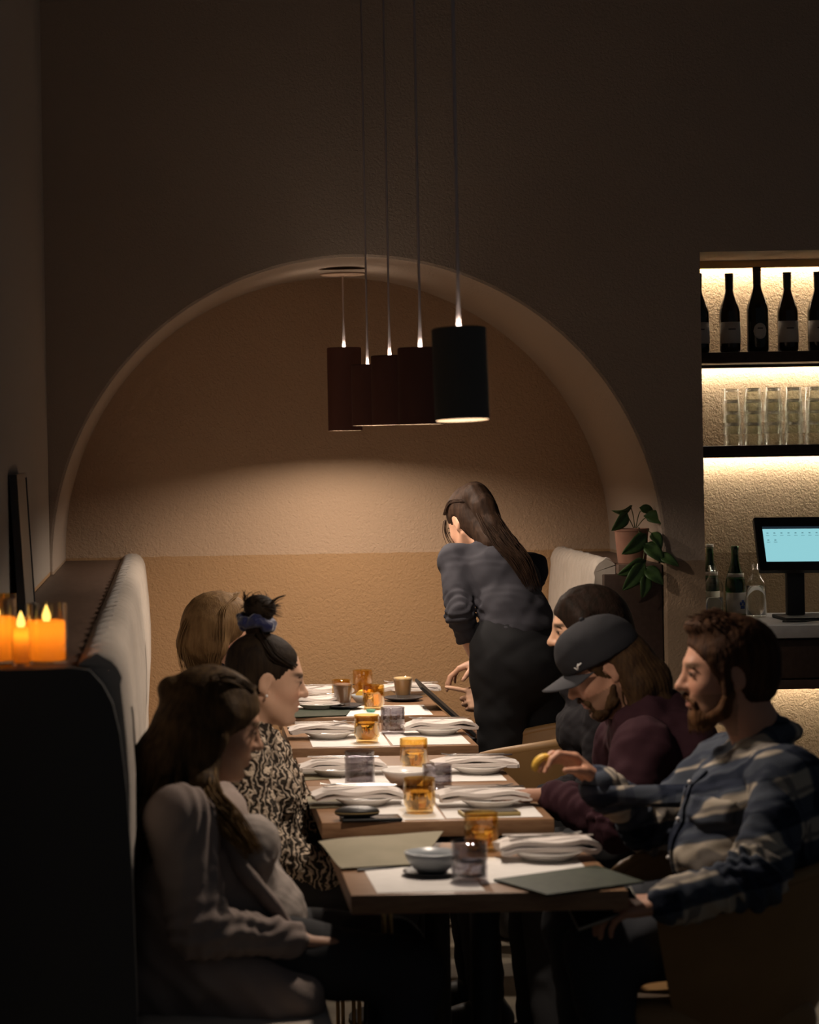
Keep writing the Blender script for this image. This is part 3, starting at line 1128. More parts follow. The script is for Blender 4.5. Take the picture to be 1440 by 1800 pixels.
def setting(key, side, pl_px, nap_px, w, rz, seed, h=.0235, d=.105, extra='', z=MZ, cut=True):
    place = '%s of the %s' % (extra + side, WHERE[key])
    pp = plate(pl_px[0], pl_px[1], 'white side plate under the napkin, %s' % place, z)
    q = on(nap_px[0], nap_px[1], z + .012)
    q.y = pp.y + .010
    nz = z + .0205
    napkin(q, w, d, h, rz, 'folded pale linen napkin, %s' % place, seed, nz)
    tz = nz + h + .0075
    knife(q + Vector((.01, -.018, 0)), tz, rz + .05 + (math.pi if seed % 2 else 0), 'knife on the folded napkin, %s' % place)
    fork(q + Vector((-.005, .014, 0)), tz, rz - .06 + (math.pi if seed % 3 else 0), 'fork on the folded napkin, %s' % place)
    return q


setting('A', 'left', (562, 1246), (556, 1240), .20, .05, 3, extra='front ')
setting('A', 'left', (578, 1226), (574, 1222), .19, .12, 4, extra='rear ', h=.02)
setting('A', 'right', (722, 1221), (720, 1216), .23, -.06, 5, h=.02)
setting('B', 'left', (578, 1297), (566, 1291), .225, .02, 6)
setting('B', 'right', (769, 1290), (772, 1285), .245, .05, 8)
setting('C', 'left', (594, 1362), (602, 1356), .255, .03, 9)
setting('C', 'right', (843, 1358), (836, 1352), .25, .05, 10)
setting('D', 'left', (640, 1414), (628, 1409), .245, .03, 13)
setting('D', 'right', (862, 1417), (846, 1406), .245, .06, 12)
setting('E', 'right', (962, 1510), (964, 1504), .235, .06, 15, h=.027)


def sheet(name, corners, z, m, label, cat, th=.002, curl=0.0, group=None):
    """flat menu sheet from 4 pixel corners on the table plane (near-left, near-right, far-right, far-left)"""
    q = [on(x, y, z) for x, y in corners]
    c = sum(q, Vector()) / 4
    n = 12
    P = []
    for i in range(n + 1):
        row = []
        for j in range(n + 1):
            s, t = i / n, j / n
            p = (q[0] * (1 - s) + q[1] * s) * (1 - t) + (q[3] * (1 - s) + q[2] * s) * t
            zz = curl * (math.sin(math.pi * .5 * t) ** 2 * .5 + .5 * math.sin(math.pi * s) * t + .25 * math.sin(5 * s + 2 * t) * t)
            row.append(p - c + Vector((0, 0, zz)))
        P.append(row)
    o = bm_obj(name, grid_solid(bmesh.new(), P, th), m, None, 'auto', c)
    return tag(o, label, cat, group)


sheet('menu_board', [(484, 1262), (609, 1257.5), (620, 1243), (512, 1246)], PZ + .0035, M_MENU, 'dark green menu lying on the near left corner of the farthest table', 'menu', .003)
sheet('menu_board', [(528, 1372), (600, 1368), (604, 1350), (519, 1352)], PZ + .0012, M_MENUGREY, 'grey-green menu under the left napkin of the third table', 'menu', .001)
sheet('menu_board', [(545, 1421), (600, 1419), (610, 1398), (539, 1400)], PZ + .0012, M_MENUGREY, 'grey-green menu under the left napkin of the fourth table', 'menu', .001)
sheet('menu_board', [(600, 1527), (735, 1519), (780, 1476), (560, 1496)], PZ + .006, M_MENUGREY, 'grey-green menu with a curled far edge on the left of the nearest table', 'menu', .0025, .030)
sheet('menu_board', [(962, 1574), (1132, 1551), (1048, 1522), (868, 1547)], PZ + .004, M_MENU, 'dark green menu hanging over the right edge of the nearest table', 'menu', .0045)
# slim dark folder under the curled menu
sheet('bill_folder', [(628, 1531), (722, 1522), (726, 1508), (634, 1516)], PZ + .0025, M_BLACK, 'thin black folder below the curled menu on the nearest table', 'folder', .004)


# tumblers
def tumbler(px, py, r, h, m, label, z=MZ, kind='amber', drink=None):
    p = on(px, py, z)
    e = empty('tumbler', (p.x, p.y, z + .0003), label, 'tumbler', 'amber tumblers on the tables' if kind == 'amber' else 'smoky grey tumblers on the tables')
    t = .0032
    if kind == 'amber':
        f = r * .86
        prof = [(0, .002), (f * .9, 0), (f, .003), (f, h * .17), (r, h * .25), (r, h - .001), (r - t * .5, h)]
        inn = [(r - t, h - .001), (r - t, h * .29), (f - t, h * .2), (f - t * 1.3, .011), (0, .009)]
    else:
        prof = [(0, .002), (r * .88, 0), (r * .96, .003)]
        for k in range(15):
            a = k / 14
            prof.append((r * (.985 + .015 * math.sin(k * 1.9)), h * (.06 + .93 * a)))
        prof.append((r - t * .5, h))
        inn = [(r - t - .0006, h - .001), (r - t - .001, h * .12), (r * .8, .012), (0, .010)]
    bm_obj('glass_body', lathe(bmesh.new(), prof + inn, 36), m, e, 'auto')
    if drink:
        rr = r - t - .0004
        lo = h * .30 if kind == 'amber' else .013
        pr = [(0, .0095), (f - t * 1.4, .0115), (f - t - .0003, h * .2), (rr, h * .295), (rr, h * drink), (0, h * drink)] if kind == 'amber' else [(0, .0125), (rr * .84, .013), (rr - .001, h * .14), (rr - .001, h * drink), (0, h * drink)]
        bm_obj('water', lathe(bmesh.new(), pr, 32), M_WATER, e, 'auto')
    return e


tumbler(601, 1236, .036, .088, M_AMBER, 'amber tumbler at the back left of the farthest table, behind the cocoa glass')
tumbler(638, 1221, .038, .095, M_AMBER, 'tallest-standing amber tumbler at the back of the farthest table', PZ)
tumbler(657, 1247, .040, .089, M_AMBER, 'amber tumbler at the front middle of the farthest table', PZ, drink=.66)
tumbler(645.5, 1305, .0415, .090, M_AMBER, 'amber tumbler on the second table from the arch', drink=.72)
tumbler(691, 1289, .0405, .088, M_GREY, 'smoky grey tumbler on the second table from the arch', kind='grey')
tumbler(633, 1380, .0435, .098, M_GREY, 'ribbed smoky grey tumbler at the left of the third table', kind='grey')
tumbler(728, 1351, .0415, .090, M_AMBER, 'amber tumbler behind the white bowl on the third table', drink=.6)
tumbler(769, 1389, .042, .072, M_GREY, 'low smoky grey tumbler right of the white bowl on the third table', kind='grey')
tumbler(738, 1429, .0415, .092, M_AMBER, 'amber tumbler in the middle of the fourth table', drink=.62)
tumbler(847, 1494, .0405, .090, M_AMBER, 'amber tumbler behind the grey one on the nearest table', drink=.6)
tumbler(826, 1548, .0405, .088, M_GREY, 'large-looking smoky grey tumbler on the nearest table', kind='grey', drink=.5)


def saucer(px, py, r, z, label):
    p = on(px, py, z)
    o = bm_obj('saucer', lathe(bmesh.new(), [(0, .003), (r * .55, .003), (r * .58, 0), (r * .64, .001), (r, .011), (r * .995, .0135), (r * .62, .0055), (0, .0048)], 36), M_DARKPLATE, None, True, (p.x, p.y, z))
    tag(o, label, 'saucer', 'dark saucers on the farthest table')
    return p


def latte(p, z, m, label, r0=.026, r1=.0385, h=.083):
    e = empty('coffee_glass', (p.x, p.y, z), label, 'glass', 'coffee glasses on the farthest table')
    t = .0026
    prof = [(0, .001), (r0 * .95, 0), (r0, .002), (r1, h - .001), (r1 - t * .5, h), (r1 - t, h - .001), (r0 + .004 - t, .016), (0, .015)]
    bm_obj('glass_body', lathe(bmesh.new(), prof, 32), M_CLEAR, e, 'auto')

    def rr(z_):
        return (r0 - t + .0035) + (r1 - r0 - .0035) * (z_ - .016) / (h - .017) - .0004
    zt_ = h * .86
    bm_obj('coffee', lathe(bmesh.new(), [(0, .0158), (rr(.017), .0165), (rr(zt_), zt_), (0, zt_)], 28), m, e, 'auto')
    bm_obj('foam', lathe(bmesh.new(), [(0, zt_ + .0003), (rr(zt_) - .0003, zt_ + .0003), (rr(h * .97), h * .97), (rr(h * .97) * .7, h * 1.0), (0, h * 1.01)], 28), M_FOAM if m is M_COFFEE else m, e)
    return e


p = saucer(603, 1244.5, .074, MZ + .0035, 'dark saucer under the brown cocoa glass')
latte(p, MZ + .0086, M_COCOA, 'glass of dark milky cocoa on the left dark saucer', h=.085)
p = saucer(709, 1231, .074, MZ, 'dark saucer under the milky coffee glass')
latte(p, MZ + .0051, M_COFFEE, 'glass of pale milky coffee with foam on the right dark saucer')


def bowl(px, py, r, h, m, label, z=MZ):
    p = on(px, py, z)
    prof = [(0, .004), (r * .36, .004), (r * .38, 0), (r * .46, .001), (r * .62, h * .18), (r * .86, h * .58), (r, h), (r - .004, h + .001), (r * .82, h * .60), (r * .56, h * .24), (0, h * .16)]
    o = bm_obj('bowl', lathe(bmesh.new(), prof, 44), m, None, True, (p.x, p.y, z))
    tag(o, label, 'bowl')
    return p


p = bowl(640, 1237, .048, .034, M_BLUEPLATE, 'small grey-blue bowl holding yellow wedges on the farthest table', PZ)
for k in range(9):
    rnd = random.Random(k + 40)
    bm = bmesh.new()
    n = 7
    P0, Q0 = [], []
    for i in range(n + 1):
        a = math.pi * i / n
        P0.append((.022 * math.cos(a), -.006, .018 * math.sin(a)))
        Q0.append((.022 * math.cos(a), .006, .018 * math.sin(a)))
    A = [bm.verts.new(v) for v in P0]
    B = [bm.verts.new(v) for v in Q0]
    bm.faces.new(A)
    bm.faces.new(B[::-1])
    for i in range(n):
        bm.faces.new((A[i], B[i], B[i + 1], A[i + 1]))
    bm.faces.new((A[n], B[n], B[0], A[0]))
    an = k * 2.4
    rad = .006 + .022 * ((k * .37) % 1)
    o = bm_obj('lemon_wedge', bm, M_LEMON, None, 'auto', (p.x + rad * math.cos(an), p.y + rad * math.sin(an), PZ + .020 + .007 * (k // 3)))
    o.rotation_euler = (rnd.uniform(-.7, .7), rnd.uniform(-.7, .7), rnd.uniform(0, 6))
    tag(o, 'yellow wedge heaped in the grey-blue bowl on the farthest table', 'wedge', 'yellow wedges in the grey-blue bowl')
bowl(713, 1381, .068, .045, M_PLATE, 'white bowl in the middle of the third table')
p = on(760, 1537, MZ)
o = bm_obj('saucer', lathe(bmesh.new(), [(0, .003), (.045, .003), (.047, 0), (.052, .001), (.066, .008), (.0655, .010), (.05, .005), (0, .0045)], 36), M_DARKPLATE, None, True, (p.x, p.y, MZ))
tag(o, 'dark saucer under the pale grey bowl on the nearest table', 'saucer')
p.z = MZ + .0048
prof = [(0, .004), (.024, .004), (.026, 0), (.032, .001), (.042, .010), (.057, .030), (.0625, .046), (.059, .047), (.053, .031), (.037, .013), (0, .009)]
o = bm_obj('bowl', lathe(bmesh.new(), prof, 44), M_BLUEPLATE, None, True, p)
tag(o, 'pale grey-blue bowl on a dark saucer on the nearest table', 'bowl')

# little green glass dish with a stopper on the farthest table
p = on(652, 1252, PZ)
e = empty('glass_dish', (p.x, p.y, PZ + .0003), 'tiny green glass dish at the front edge of the farthest table', 'dish')
bm_obj('dish', lathe(bmesh.new(), [(0, .001), (.010, 0), (.016, .004), (.018, .010), (.0165, .010), (.012, .005), (0, .004)], 24), mat('pale_green_glass', (.25, .65, .5), .05, .5, trans=.7), e)
bm_obj('stem', lathe(bmesh.new(), [(0, .0045), (.003, .0045), (.0025, .022), (.006, .026), (.0055, .034), (0, .036)], 16), M_CLEAR, e)


def slab_thing(name, px, py, sx, sy, sz, rz, m, label, cat, z=MZ, bev=.003):
    p = on(px, py, z)
    bm = nbox(-sx / 2, sx / 2, -sy / 2, sy / 2, 0, sz, bev, 3)
    o = bm_obj(name, bm, m, None, 'auto', (p.x, p.y, z))
    o.rotation_euler = (0, 0, rz)
    return o


pe = on(652, 1441, MZ)
e = empty('smartphone', (pe.x, pe.y, MZ), 'black smartphone lying on the left front of the fourth table', 'phone', None, .05)
bm_obj('phone_body', nbox(-.078, .078, -.036, .036, 0, .008, .003, 3), M_BLACK, e, 'auto')
bm_obj('phone_screen', nbox(-.074, .074, -.033, .033, .0082, .0086), mat('phone_glass', (.01, .01, .012), .08, .6), e, False)
pe = on(628, 1436, MZ + .0088)
e = empty('glasses_case', (pe.x, pe.y, MZ + .0088), 'rounded black glasses case with a tan seam lying on the phone', 'case')
M_CASE = mat('case_leather', (.022, .020, .018), .4, .4)
for nm, z0, z1, m_, sc_ in (('case_bottom', 0, .011, M_CASE, 1.0), ('seam', .0112, .0135, mat('case_seam', (.32, .23, .10), .5, .3), 1.012), ('case_lid', .0137, .027, M_CASE, 1.0)):
    prof = []
    for k in range(7):
        t = k / 6
        a = (1 - t) if nm == 'case_bottom' else t
        r_ = (1 - a ** 2.6 * .45) if nm != 'seam' else 1.0
        prof.append((r_ * sc_, z0 + (z1 - z0) * t))
    prof = [(0, z0)] + prof + [(0, z1)]
    bm = lathe(bmesh.new(), prof, 32)
    for v_ in bm.verts:
        v_.co.x *= .058
        v_.co.y *= .030
    bm_obj(nm, bm, m_, e, 'auto')
pe = on(860, 1432, MZ)
e = empty('smartphone', (pe.x, pe.y, MZ), 'phone in a tan case lying on the right front of the fourth table', 'phone', None, .08)
bm_obj('phone_case', nbox(-.077, .077, -.037, .037, 0, .0105, .004, 3), mat('tan_phone_case', (.32, .24, .10), .5, .3), e, 'auto')
bm_obj('phone_screen', nbox(-.071, .071, -.032, .032, .0107, .0111), mat('phone_glass', (.01, .01, .012), .08, .6), e, False)


# ------------------------------------------------------------------ tub chairs on the right
def tub_chair(x, y, rz, label, zb=.79, zf=.66):
    e = empty('tub_chair', (x, y, 0), label, 'chair', 'tan tub chairs on the right side of the tables', rz)
    bm = bmesh.new()
    P = []
    n = 36
    for i in range(n + 1):
        a = math.radians(-128 + 256 * i / n)      # 0 = back (+x)
        ca = math.cos(a)
        t = (1 - abs(a) / math.radians(128))
        top = zf + (zb - zf) * (t ** .65)
        row = []
        for j in range(9):
            v = j / 8
            flare = .70 + .36 * v ** .75
            row.append((.29 * ca * flare + .02, .285 * math.sin(a) * flare, .40 + (top - .40) * v))
        P.append(row)
    grid_solid(bm, P, .032)
    bm_obj('back_shell', bm, M_TAN, e, 'auto')
    bm = bmesh.new()
    rim = [Vector(r[-1]) + Vector((0, 0, .004)) for r in P]
    tube(bm, rim, .017, 10)
    bm_obj('rim', bm, M_TAN, e)
    bm = nbox(-.23, .205, -.205, .205, .36, .45, .04, 4)
    bm_obj('seat', bm, M_TAN, e, 'auto')
    for sx in (-1, 1):
        for sy in (-1, 1):
            bm = tube(bmesh.new(), [(sx * .15, sy * .15, .37), (sx * .20, sy * .20, 0)], [.018, .011], 10)
            bm_obj('leg', bm, M_BLACK, e)
    return e


tub_chair(1.20, 8.30, -.30, 'empty tan tub chair at the right of the second table from the arch', .80, .68)
tub_chair(1.36, 7.42, .0, 'tan tub chair under the woman behind the capped man')
tub_chair(1.40, 6.84, .0, 'tan tub chair under the capped man in the maroon hoodie')
tub_chair(1.235, 5.84, .03, 'tan tub chair under the man in the plaid shirt')

# ------------------------------------------------------------------ people: distance fields -> one continuous surface per piece
def V(*a):
    return np.array(a, dtype=np.float64)


class Field:
    def __init__(self):
        self.p = []

    def cone(self, a, b, ra, rb, k=.02, flat=None, sub=False):
        self.p.append(('c', V(*a), V(*b), ra, rb, k, flat, sub))
        return self

    def chain(self, pts, rad, k=.02, flat=None):
        for i in range(len(pts) - 1):
            self.cone(pts[i], pts[i + 1], rad[i], rad[i + 1], k, flat)
        return self

    def ell(self, c, r, R=None, k=.02, sub=False):
        self.p.append(('e', V(*c), V(*r), np.eye(3) if R is None else R, None, k, None, sub))
        return self

    def _bounds(self, q):
        if q[0] == 'c':
            f = q[6][1] if q[6] is not None else 1.0
            r = max(q[3], q[4]) * max(1, f)
            return np.minimum(q[1], q[2]) - r, np.maximum(q[1], q[2]) + r
        r = np.sqrt(((q[3] * q[2][None, :]) ** 2).sum(1))
        return q[1] - r, q[1] + r

    def eval_grid(self, h, cut=None):
        los, his = zip(*[self._bounds(q) for q in self.p if not q[7]])
        lo = np.min(los, 0) - .02
        hi = np.max(his, 0) + .02
        n = np.ceil((hi - lo) / h).astype(int) + 1
        F = np.full(n, .06, dtype=np.float32)
        ax = [lo[i] + h * np.arange(n[i]) for i in range(3)]
        for q in self.p:
            a, b = self._bounds(q)
            m = q[5] + 2.5 * h + .004
            i0 = np.clip(np.floor((a - m - lo) / h).astype(int), 0, n)
            i1 = np.clip(np.ceil((b + m - lo) / h).astype(int) + 1, 0, n)
            if np.any(i1 <= i0):
                continue
            X = ax[0][i0[0]:i1[0]][:, None, None]
            Y = ax[1][i0[1]:i1[1]][None, :, None]
            Z = ax[2][i0[2]:i1[2]][None, None, :]
            if q[0] == 'c':
                A, B = q[1], q[2]
                ab = B - A
                L2 = max(ab @ ab, 1e-10)
                px, py, pz = X - A[0], Y - A[1], Z - A[2]
                t = np.clip((px * ab[0] + py * ab[1] + pz * ab[2]) / L2, 0, 1)
                dx, dy, dz = px - t * ab[0], py - t * ab[1], pz - t * ab[2]
                if q[6] is not None:
                    nn, f = q[6]
                    c = dx * nn[0] + dy * nn[1] + dz * nn[2]
                    g = c * (1 / f - 1)
                    dx, dy, dz = dx + g * nn[0], dy + g * nn[1], dz + g * nn[2]
                d = np.sqrt(dx * dx + dy * dy + dz * dz) - (q[3] + (q[4] - q[3]) * t)
            else:
                R, r = q[3], q[2]
                px, py, pz = X - q[1][0], Y - q[1][1], Z - q[1][2]
                u = (px * R[0, 0] + py * R[1, 0] + pz * R[2, 0])
                v = (px * R[0, 1] + py * R[1, 1] + pz * R[2, 1])
                w = (px * R[0, 2] + py * R[1, 2] + pz * R[2, 2])
                k0 = np.sqrt((u / r[0]) ** 2 + (v / r[1]) ** 2 + (w / r[2]) ** 2)
                k1 = np.sqrt((u / r[0] ** 2) ** 2 + (v / r[1] ** 2) ** 2 + (w / r[2] ** 2) ** 2) + 1e-9
                d = k0 * (k0 - 1) / k1
            G = F[i0[0]:i1[0], i0[1]:i1[1], i0[2]:i1[2]]
            k = max(q[5], 1e-4)
            if q[7]:
                d = -d
                hh = np.clip(.5 - .5 * (G - d) / k, 0, 1)
                G[...] = G + (d - G) * hh + k * hh * (1 - hh)
            else:
                hh = np.clip(.5 + .5 * (G - d) / k, 0, 1)
                G[...] = G + (d - G) * hh - k * hh * (1 - hh)
        if cut is not None:
            X, Y, Z = ax[0][:, None, None], ax[1][None, :, None], ax[2][None, None, :]
            for (o_, nn, k) in cut:      # keep the side where (p-o).n < 0
                d = (X - o_[0]) * nn[0] + (Y - o_[1]) * nn[1] + (Z - o_[2]) * nn[2]
                F = np.maximum(F, d.astype(np.float32))
        return F, lo

    def mesh(self, h, base, disp=None, cut=None, smooth=1):
        F, lo = self.eval_grid(h, cut)
        v, q = surface_nets(F)
        v = v * h + lo
        # light smoothing
        for _ in range(smooth):
            acc = np.zeros_like(v)
            cnt = np.zeros(len(v))
            for a, b_ in ((0, 1), (1, 2), (2, 3), (3, 0)):
                np.add.at(acc, q[:, a], v[q[:, b_]])
                np.add.at(acc, q[:, b_], v[q[:, a]])
                np.add.at(cnt, q[:, a], 1)
                np.add.at(cnt, q[:, b_], 1)
            v = v * .4 + .6 * acc / np.maximum(cnt, 1)[:, None]
        if disp is not None:
            n = normals(v, q)
            v = v + n * disp(v)[:, None]
        me = bpy.data.meshes.new('m')
        vb = v - np.array(base)
        me.vertices.add(len(vb))
        me.vertices.foreach_set('co', vb.astype(np.float32).ravel())
        me.loops.add(len(q) * 4)
        me.loops.foreach_set('vertex_index', q.astype(np.int32).ravel())
        me.polygons.add(len(q))
        me.polygons.foreach_set('loop_start', (np.arange(len(q)) * 4).astype(np.int32))
        me.update(calc_edges=True)
        return me, v


def normals(v, q):
    fn = np.cross(v[q[:, 2]] - v[q[:, 0]], v[q[:, 3]] - v[q[:, 1]])
    n = np.zeros_like(v)
    for k in range(4):
        np.add.at(n, q[:, k], fn)
    return n / (np.linalg.norm(n, axis=1, keepdims=True) + 1e-12)


def surface_nets(F):
    S = F < 0
    nx, ny, nz = F.shape
    cnt = np.zeros((nx - 1, ny - 1, nz - 1), dtype=np.int8)
    for dx in (0, 1):
        for dy in (0, 1):
            for dz in (0, 1):
                cnt += S[dx:nx - 1 + dx, dy:ny - 1 + dy, dz:nz - 1 + dz]
    act = (cnt > 0) & (cnt < 8)
    ids = np.argwhere(act)
    lut = np.full(act.shape, -1, dtype=np.int32)
    lut[ids[:, 0], ids[:, 1], ids[:, 2]] = np.arange(len(ids))
    corner = {}
    for dx in (0, 1):
        for dy in (0, 1):
            for dz in (0, 1):
                corner[dx, dy, dz] = F[ids[:, 0] + dx, ids[:, 1] + dy, ids[:, 2] + dz].astype(np.float64)
    acc = np.zeros((len(ids), 3))
    c = np.zeros(len(ids))
    keys = list(corner)
    for a in keys:
        for ax in range(3):
            if a[ax] == 0:
                b = tuple(1 if i == ax else a[i] for i in range(3))
                fa, fb = corner[a], corner[b]
                m = (fa < 0) != (fb < 0)
                t = np.where(m, fa / np.where(m, fa - fb, 1), 0)
                pos = np.tile(np.array(a, float), (len(ids), 1))
                pos[:, ax] += t
                acc += pos * m[:, None]
                c += m
    v = ids + acc / c[:, None]
    quads = []
    for ax in range(3):
        u, w = (ax + 1) % 3, (ax + 2) % 3
        sl0 = [slice(None)] * 3
        sl1 = [slice(None)] * 3
        sl0[ax] = slice(0, -1)
        sl1[ax] = slice(1, None)
        s0, s1 = S[tuple(sl0)], S[tuple(sl1)]
        e = np.argwhere(s0 != s1)
        e = e[(e[:, u] > 0) & (e[:, w] > 0) & (e[:, u] < F.shape[u] - 1) & (e[:, w] < F.shape[w] - 1)]
        sgn = s0[e[:, 0], e[:, 1], e[:, 2]]
        cells = []
        for du, dw in ((-1, -1), (0, -1), (0, 0), (-1, 0)):
            cc = e.copy()
            cc[:, u] += du
            cc[:, w] += dw
            cells.append(lut[cc[:, 0], cc[:, 1], cc[:, 2]])
        Q = np.stack(cells, 1)
        Q[~sgn] = Q[~sgn][:, ::-1]
        quads.append(Q)
    return v, np.concatenate(quads)


def unit(a):
    a = np.asarray(a, float)
    return a / (np.linalg.norm(a) + 1e-12)


def rot(v, axis, ang):
    axis = unit(axis)
    return v * math.cos(ang) + np.cross(axis, v) * math.sin(ang) + axis * (axis @ v) * (1 - math.cos(ang))


def frame(fwd, up=(0, 0, 1)):
    f = unit(fwd)
    u = np.asarray(up, float)
    l = unit(np.cross(u, f))
    u = np.cross(f, l)
    return np.stack([f, l, u], 1)         # columns: forward, left, up


def wnoise(v, s, seed=0):
    """cheap smooth noise in about -1..1"""
    r = np.random.RandomState(seed)
    out = np.zeros(len(v))
    for k in range(5):
        d = r.normal(size=3)
        d /= np.linalg.norm(d)
        e = r.normal(size=3)
        out += np.sin(v @ d * s * (.7 + .25 * k) + 1.7 * np.sin(v @ e * s * .45 + k) + r.uniform(0, 6))
    return out / 3.2


def head(F, c, R, s=1.0, female=True, brow=1.0, chin=1.0, nose=1.0, mouth_open=0.0, ears=True, eyes_open=True):
    c = np.asarray(c, float)

    def P(x, y, z):
        return c + R @ (np.array([x, y, z]) * s)

    def E(x, y, z, rx, ry, rz, k=.015, sub=False):
        F.ell(P(x, y, z), (rx * s, ry * s, rz * s), R, k * s, sub)
    E(-.014, 0, .034, .096, .076, .083)
    E(.022, 0, .012, .068, .066, .075, .02)
    E(.040, 0, -.040, .046, .056, .068, .03)
    E(.030, 0, -.075, .052, .048 if female else .054, .036, .03)
    for sy in (-1, 1):
        F.cone(P(-.012, sy * .055, -.05), P(.058, sy * .022, -.102), .016 * s, .014 * s, .03 * s)
        E(.058, sy * .036, -.030, .025, .022, .022, .022)
    E(.074, 0, -.100, .019 * chin, .020, .016, .02)
    F.cone(P(.080, -.026, .022), P(.080, .026, .022), .0115 * s * brow, .0115 * s * brow, .018 * s)
    # eye sockets, eyeballs, lids
    for sy in (-1, 1):
        E(.096, sy * .032, .002, .015, .019, .011, .012, True)
        E(.0740, sy * .031, .001, .0152, .0158, .0136, .006)
        if eyes_open:
            E(.0915, sy * .0315, .0000, .0100, .0125, .0044, .0015, True)
        F.cone(P(.0845, sy * .019, .0045), P(.0815, sy * .043, .0045), .0045 * s, .0042 * s, .006 * s)
    # nose
    F.cone(P(.086, 0, .012), P(.108 * (1 + .03 * (nose - 1)), 0, -.026), .0085 * s, .0105 * s * nose, .012 * s)
    E(.107, 0, -.028, .0115 * nose, .0115, .0098, .008)
    for sy in (-1, 1):
        E(.095, sy * .0125, -.031, .0110, .0075, .0082, .007)
        E(.099, sy * .0062, -.0385, .0055, .0035, .0032, .003, True)
    # lips and the groove between them
    E(.0785, 0, -.062, .016, .026, .020, .015)
    E(.090, 0, -.0575, .0098, .0225, .0058, .006)
    E(.0885, 0, -.0715 - mouth_open, .0098, .0200, .0068, .006)
    E(.0985, 0, -.0640 - mouth_open * .5, .010, .0235, .0016 + mouth_open * .5, .003, True)
    E(.086, 0, -.086, .010, .016, .006, .008, True)
    if ears:
        for sy in (-1, 1):
            Re = R @ np.array([[math.cos(.25), 0, math.sin(.25)], [0, 1, 0], [-math.sin(.25), 0, math.cos(.25)]])
            F.ell(P(-.014, sy * .0755, -.006), (.0185 * s, .0075 * s, .0315 * s), Re, .006 * s)
            F.ell(P(-.010, sy * .0835, -.002), (.0100 * s, .0050 * s, .0190 * s), Re, .004 * s, True)
            F.ell(P(-.008, sy * .0745, -.033), (.0080 * s, .0060 * s, .0090 * s), Re, .005 * s)


def hand(F, w, d, pn, right=True, curl=(.35, .5, .35), s=1.0, spread=.06, curls=None, thumb=(.55, .75, .35), tcurl=.25):
    """palm and five separate bent fingers; w wrist, d towards the knuckles, pn palm-facing normal"""
    w = np.asarray(w, float)
    d = unit(d)
    pn = np.asarray(pn, float)
    pn = unit(pn - d * (pn @ d))
    t = np.cross(d, pn) if right else -np.cross(d, pn)
    bases = [(.030, .089), (.0105, .093), (-.0095, .089), (-.028, .080)]
    lens = [(.043, .026, .021), (.047, .030, .022), (.043, .028, .021), (.034, .021, .019)]
    for i, ((o_, l_), seg) in enumerate(zip(bases, lens)):
        b0 = w + t * o_ * .55 * s + d * .012 * s
        kn = w + t * o_ * s + d * l_ * s - pn * .004 * s
        F.cone(b0, kn, .0145 * s, .0112 * s, .010 * s)
        dirn = unit(d + t * o_ / .03 * spread)
        ax = np.cross(dirn, pn)
        cv = curls[i] if curls else curl
        p, ang = kn, 0
        rr = [.0098, .0086, .0078, .0066] if i < 3 else [.0086, .0076, .0068, .0058]
        for j in range(3):
            ang += cv[j]
            dd = rot(dirn, ax, ang)
            q = p + dd * seg[j] * s
            F.cone(p, q, rr[j] * s, rr[j + 1] * s, .003 * s)
            p = q
    F.cone(w - t * .012 * s + d * .02 * s, w - t * .02 * s + d * .07 * s, .0145 * s, .012 * s, .01 * s)
    b0 = w + t * .014 * s + d * .018 * s + pn * .004 * s
    m0 = w + t * .036 * s + d * .050 * s + pn * .012 * s
    F.cone(b0, m0, .0150 * s, .0120 * s, .010 * s)
    td = unit(d * thumb[0] + t * thumb[1] + pn * thumb[2])
    m1 = m0 + td * .034 * s
    td2 = unit(td + d * tcurl + pn * tcurl * .6 - t * tcurl)
    m2 = m1 + td2 * .028 * s
    F.cone(m0, m1, .0112 * s, .0098 * s, .004 * s)
    F.cone(m1, m2, .0098 * s, .0078 * s, .003 * s)


M_SKIN = mat('skin', (.5, .3, .2), .5, .35, attr='tint', bump=(260, .06, .001))
M_EYE = mat('eye_white', (.55, .50, .46), .15, .5)
M_IRIS = mat('eye_iris', (.03, .02, .015), .12, .5)


def hair_mat(name, c1, c2):
    m = mat(name, c1, .68, .10, var=(26, c2), stretch=(2.6, 2.6, .35), bump=(90, .45, .003))
    return m


def finish(me, name, m, parent):
    o = me_obj(name, me, m, parent, True)
    me.name = name
    return o


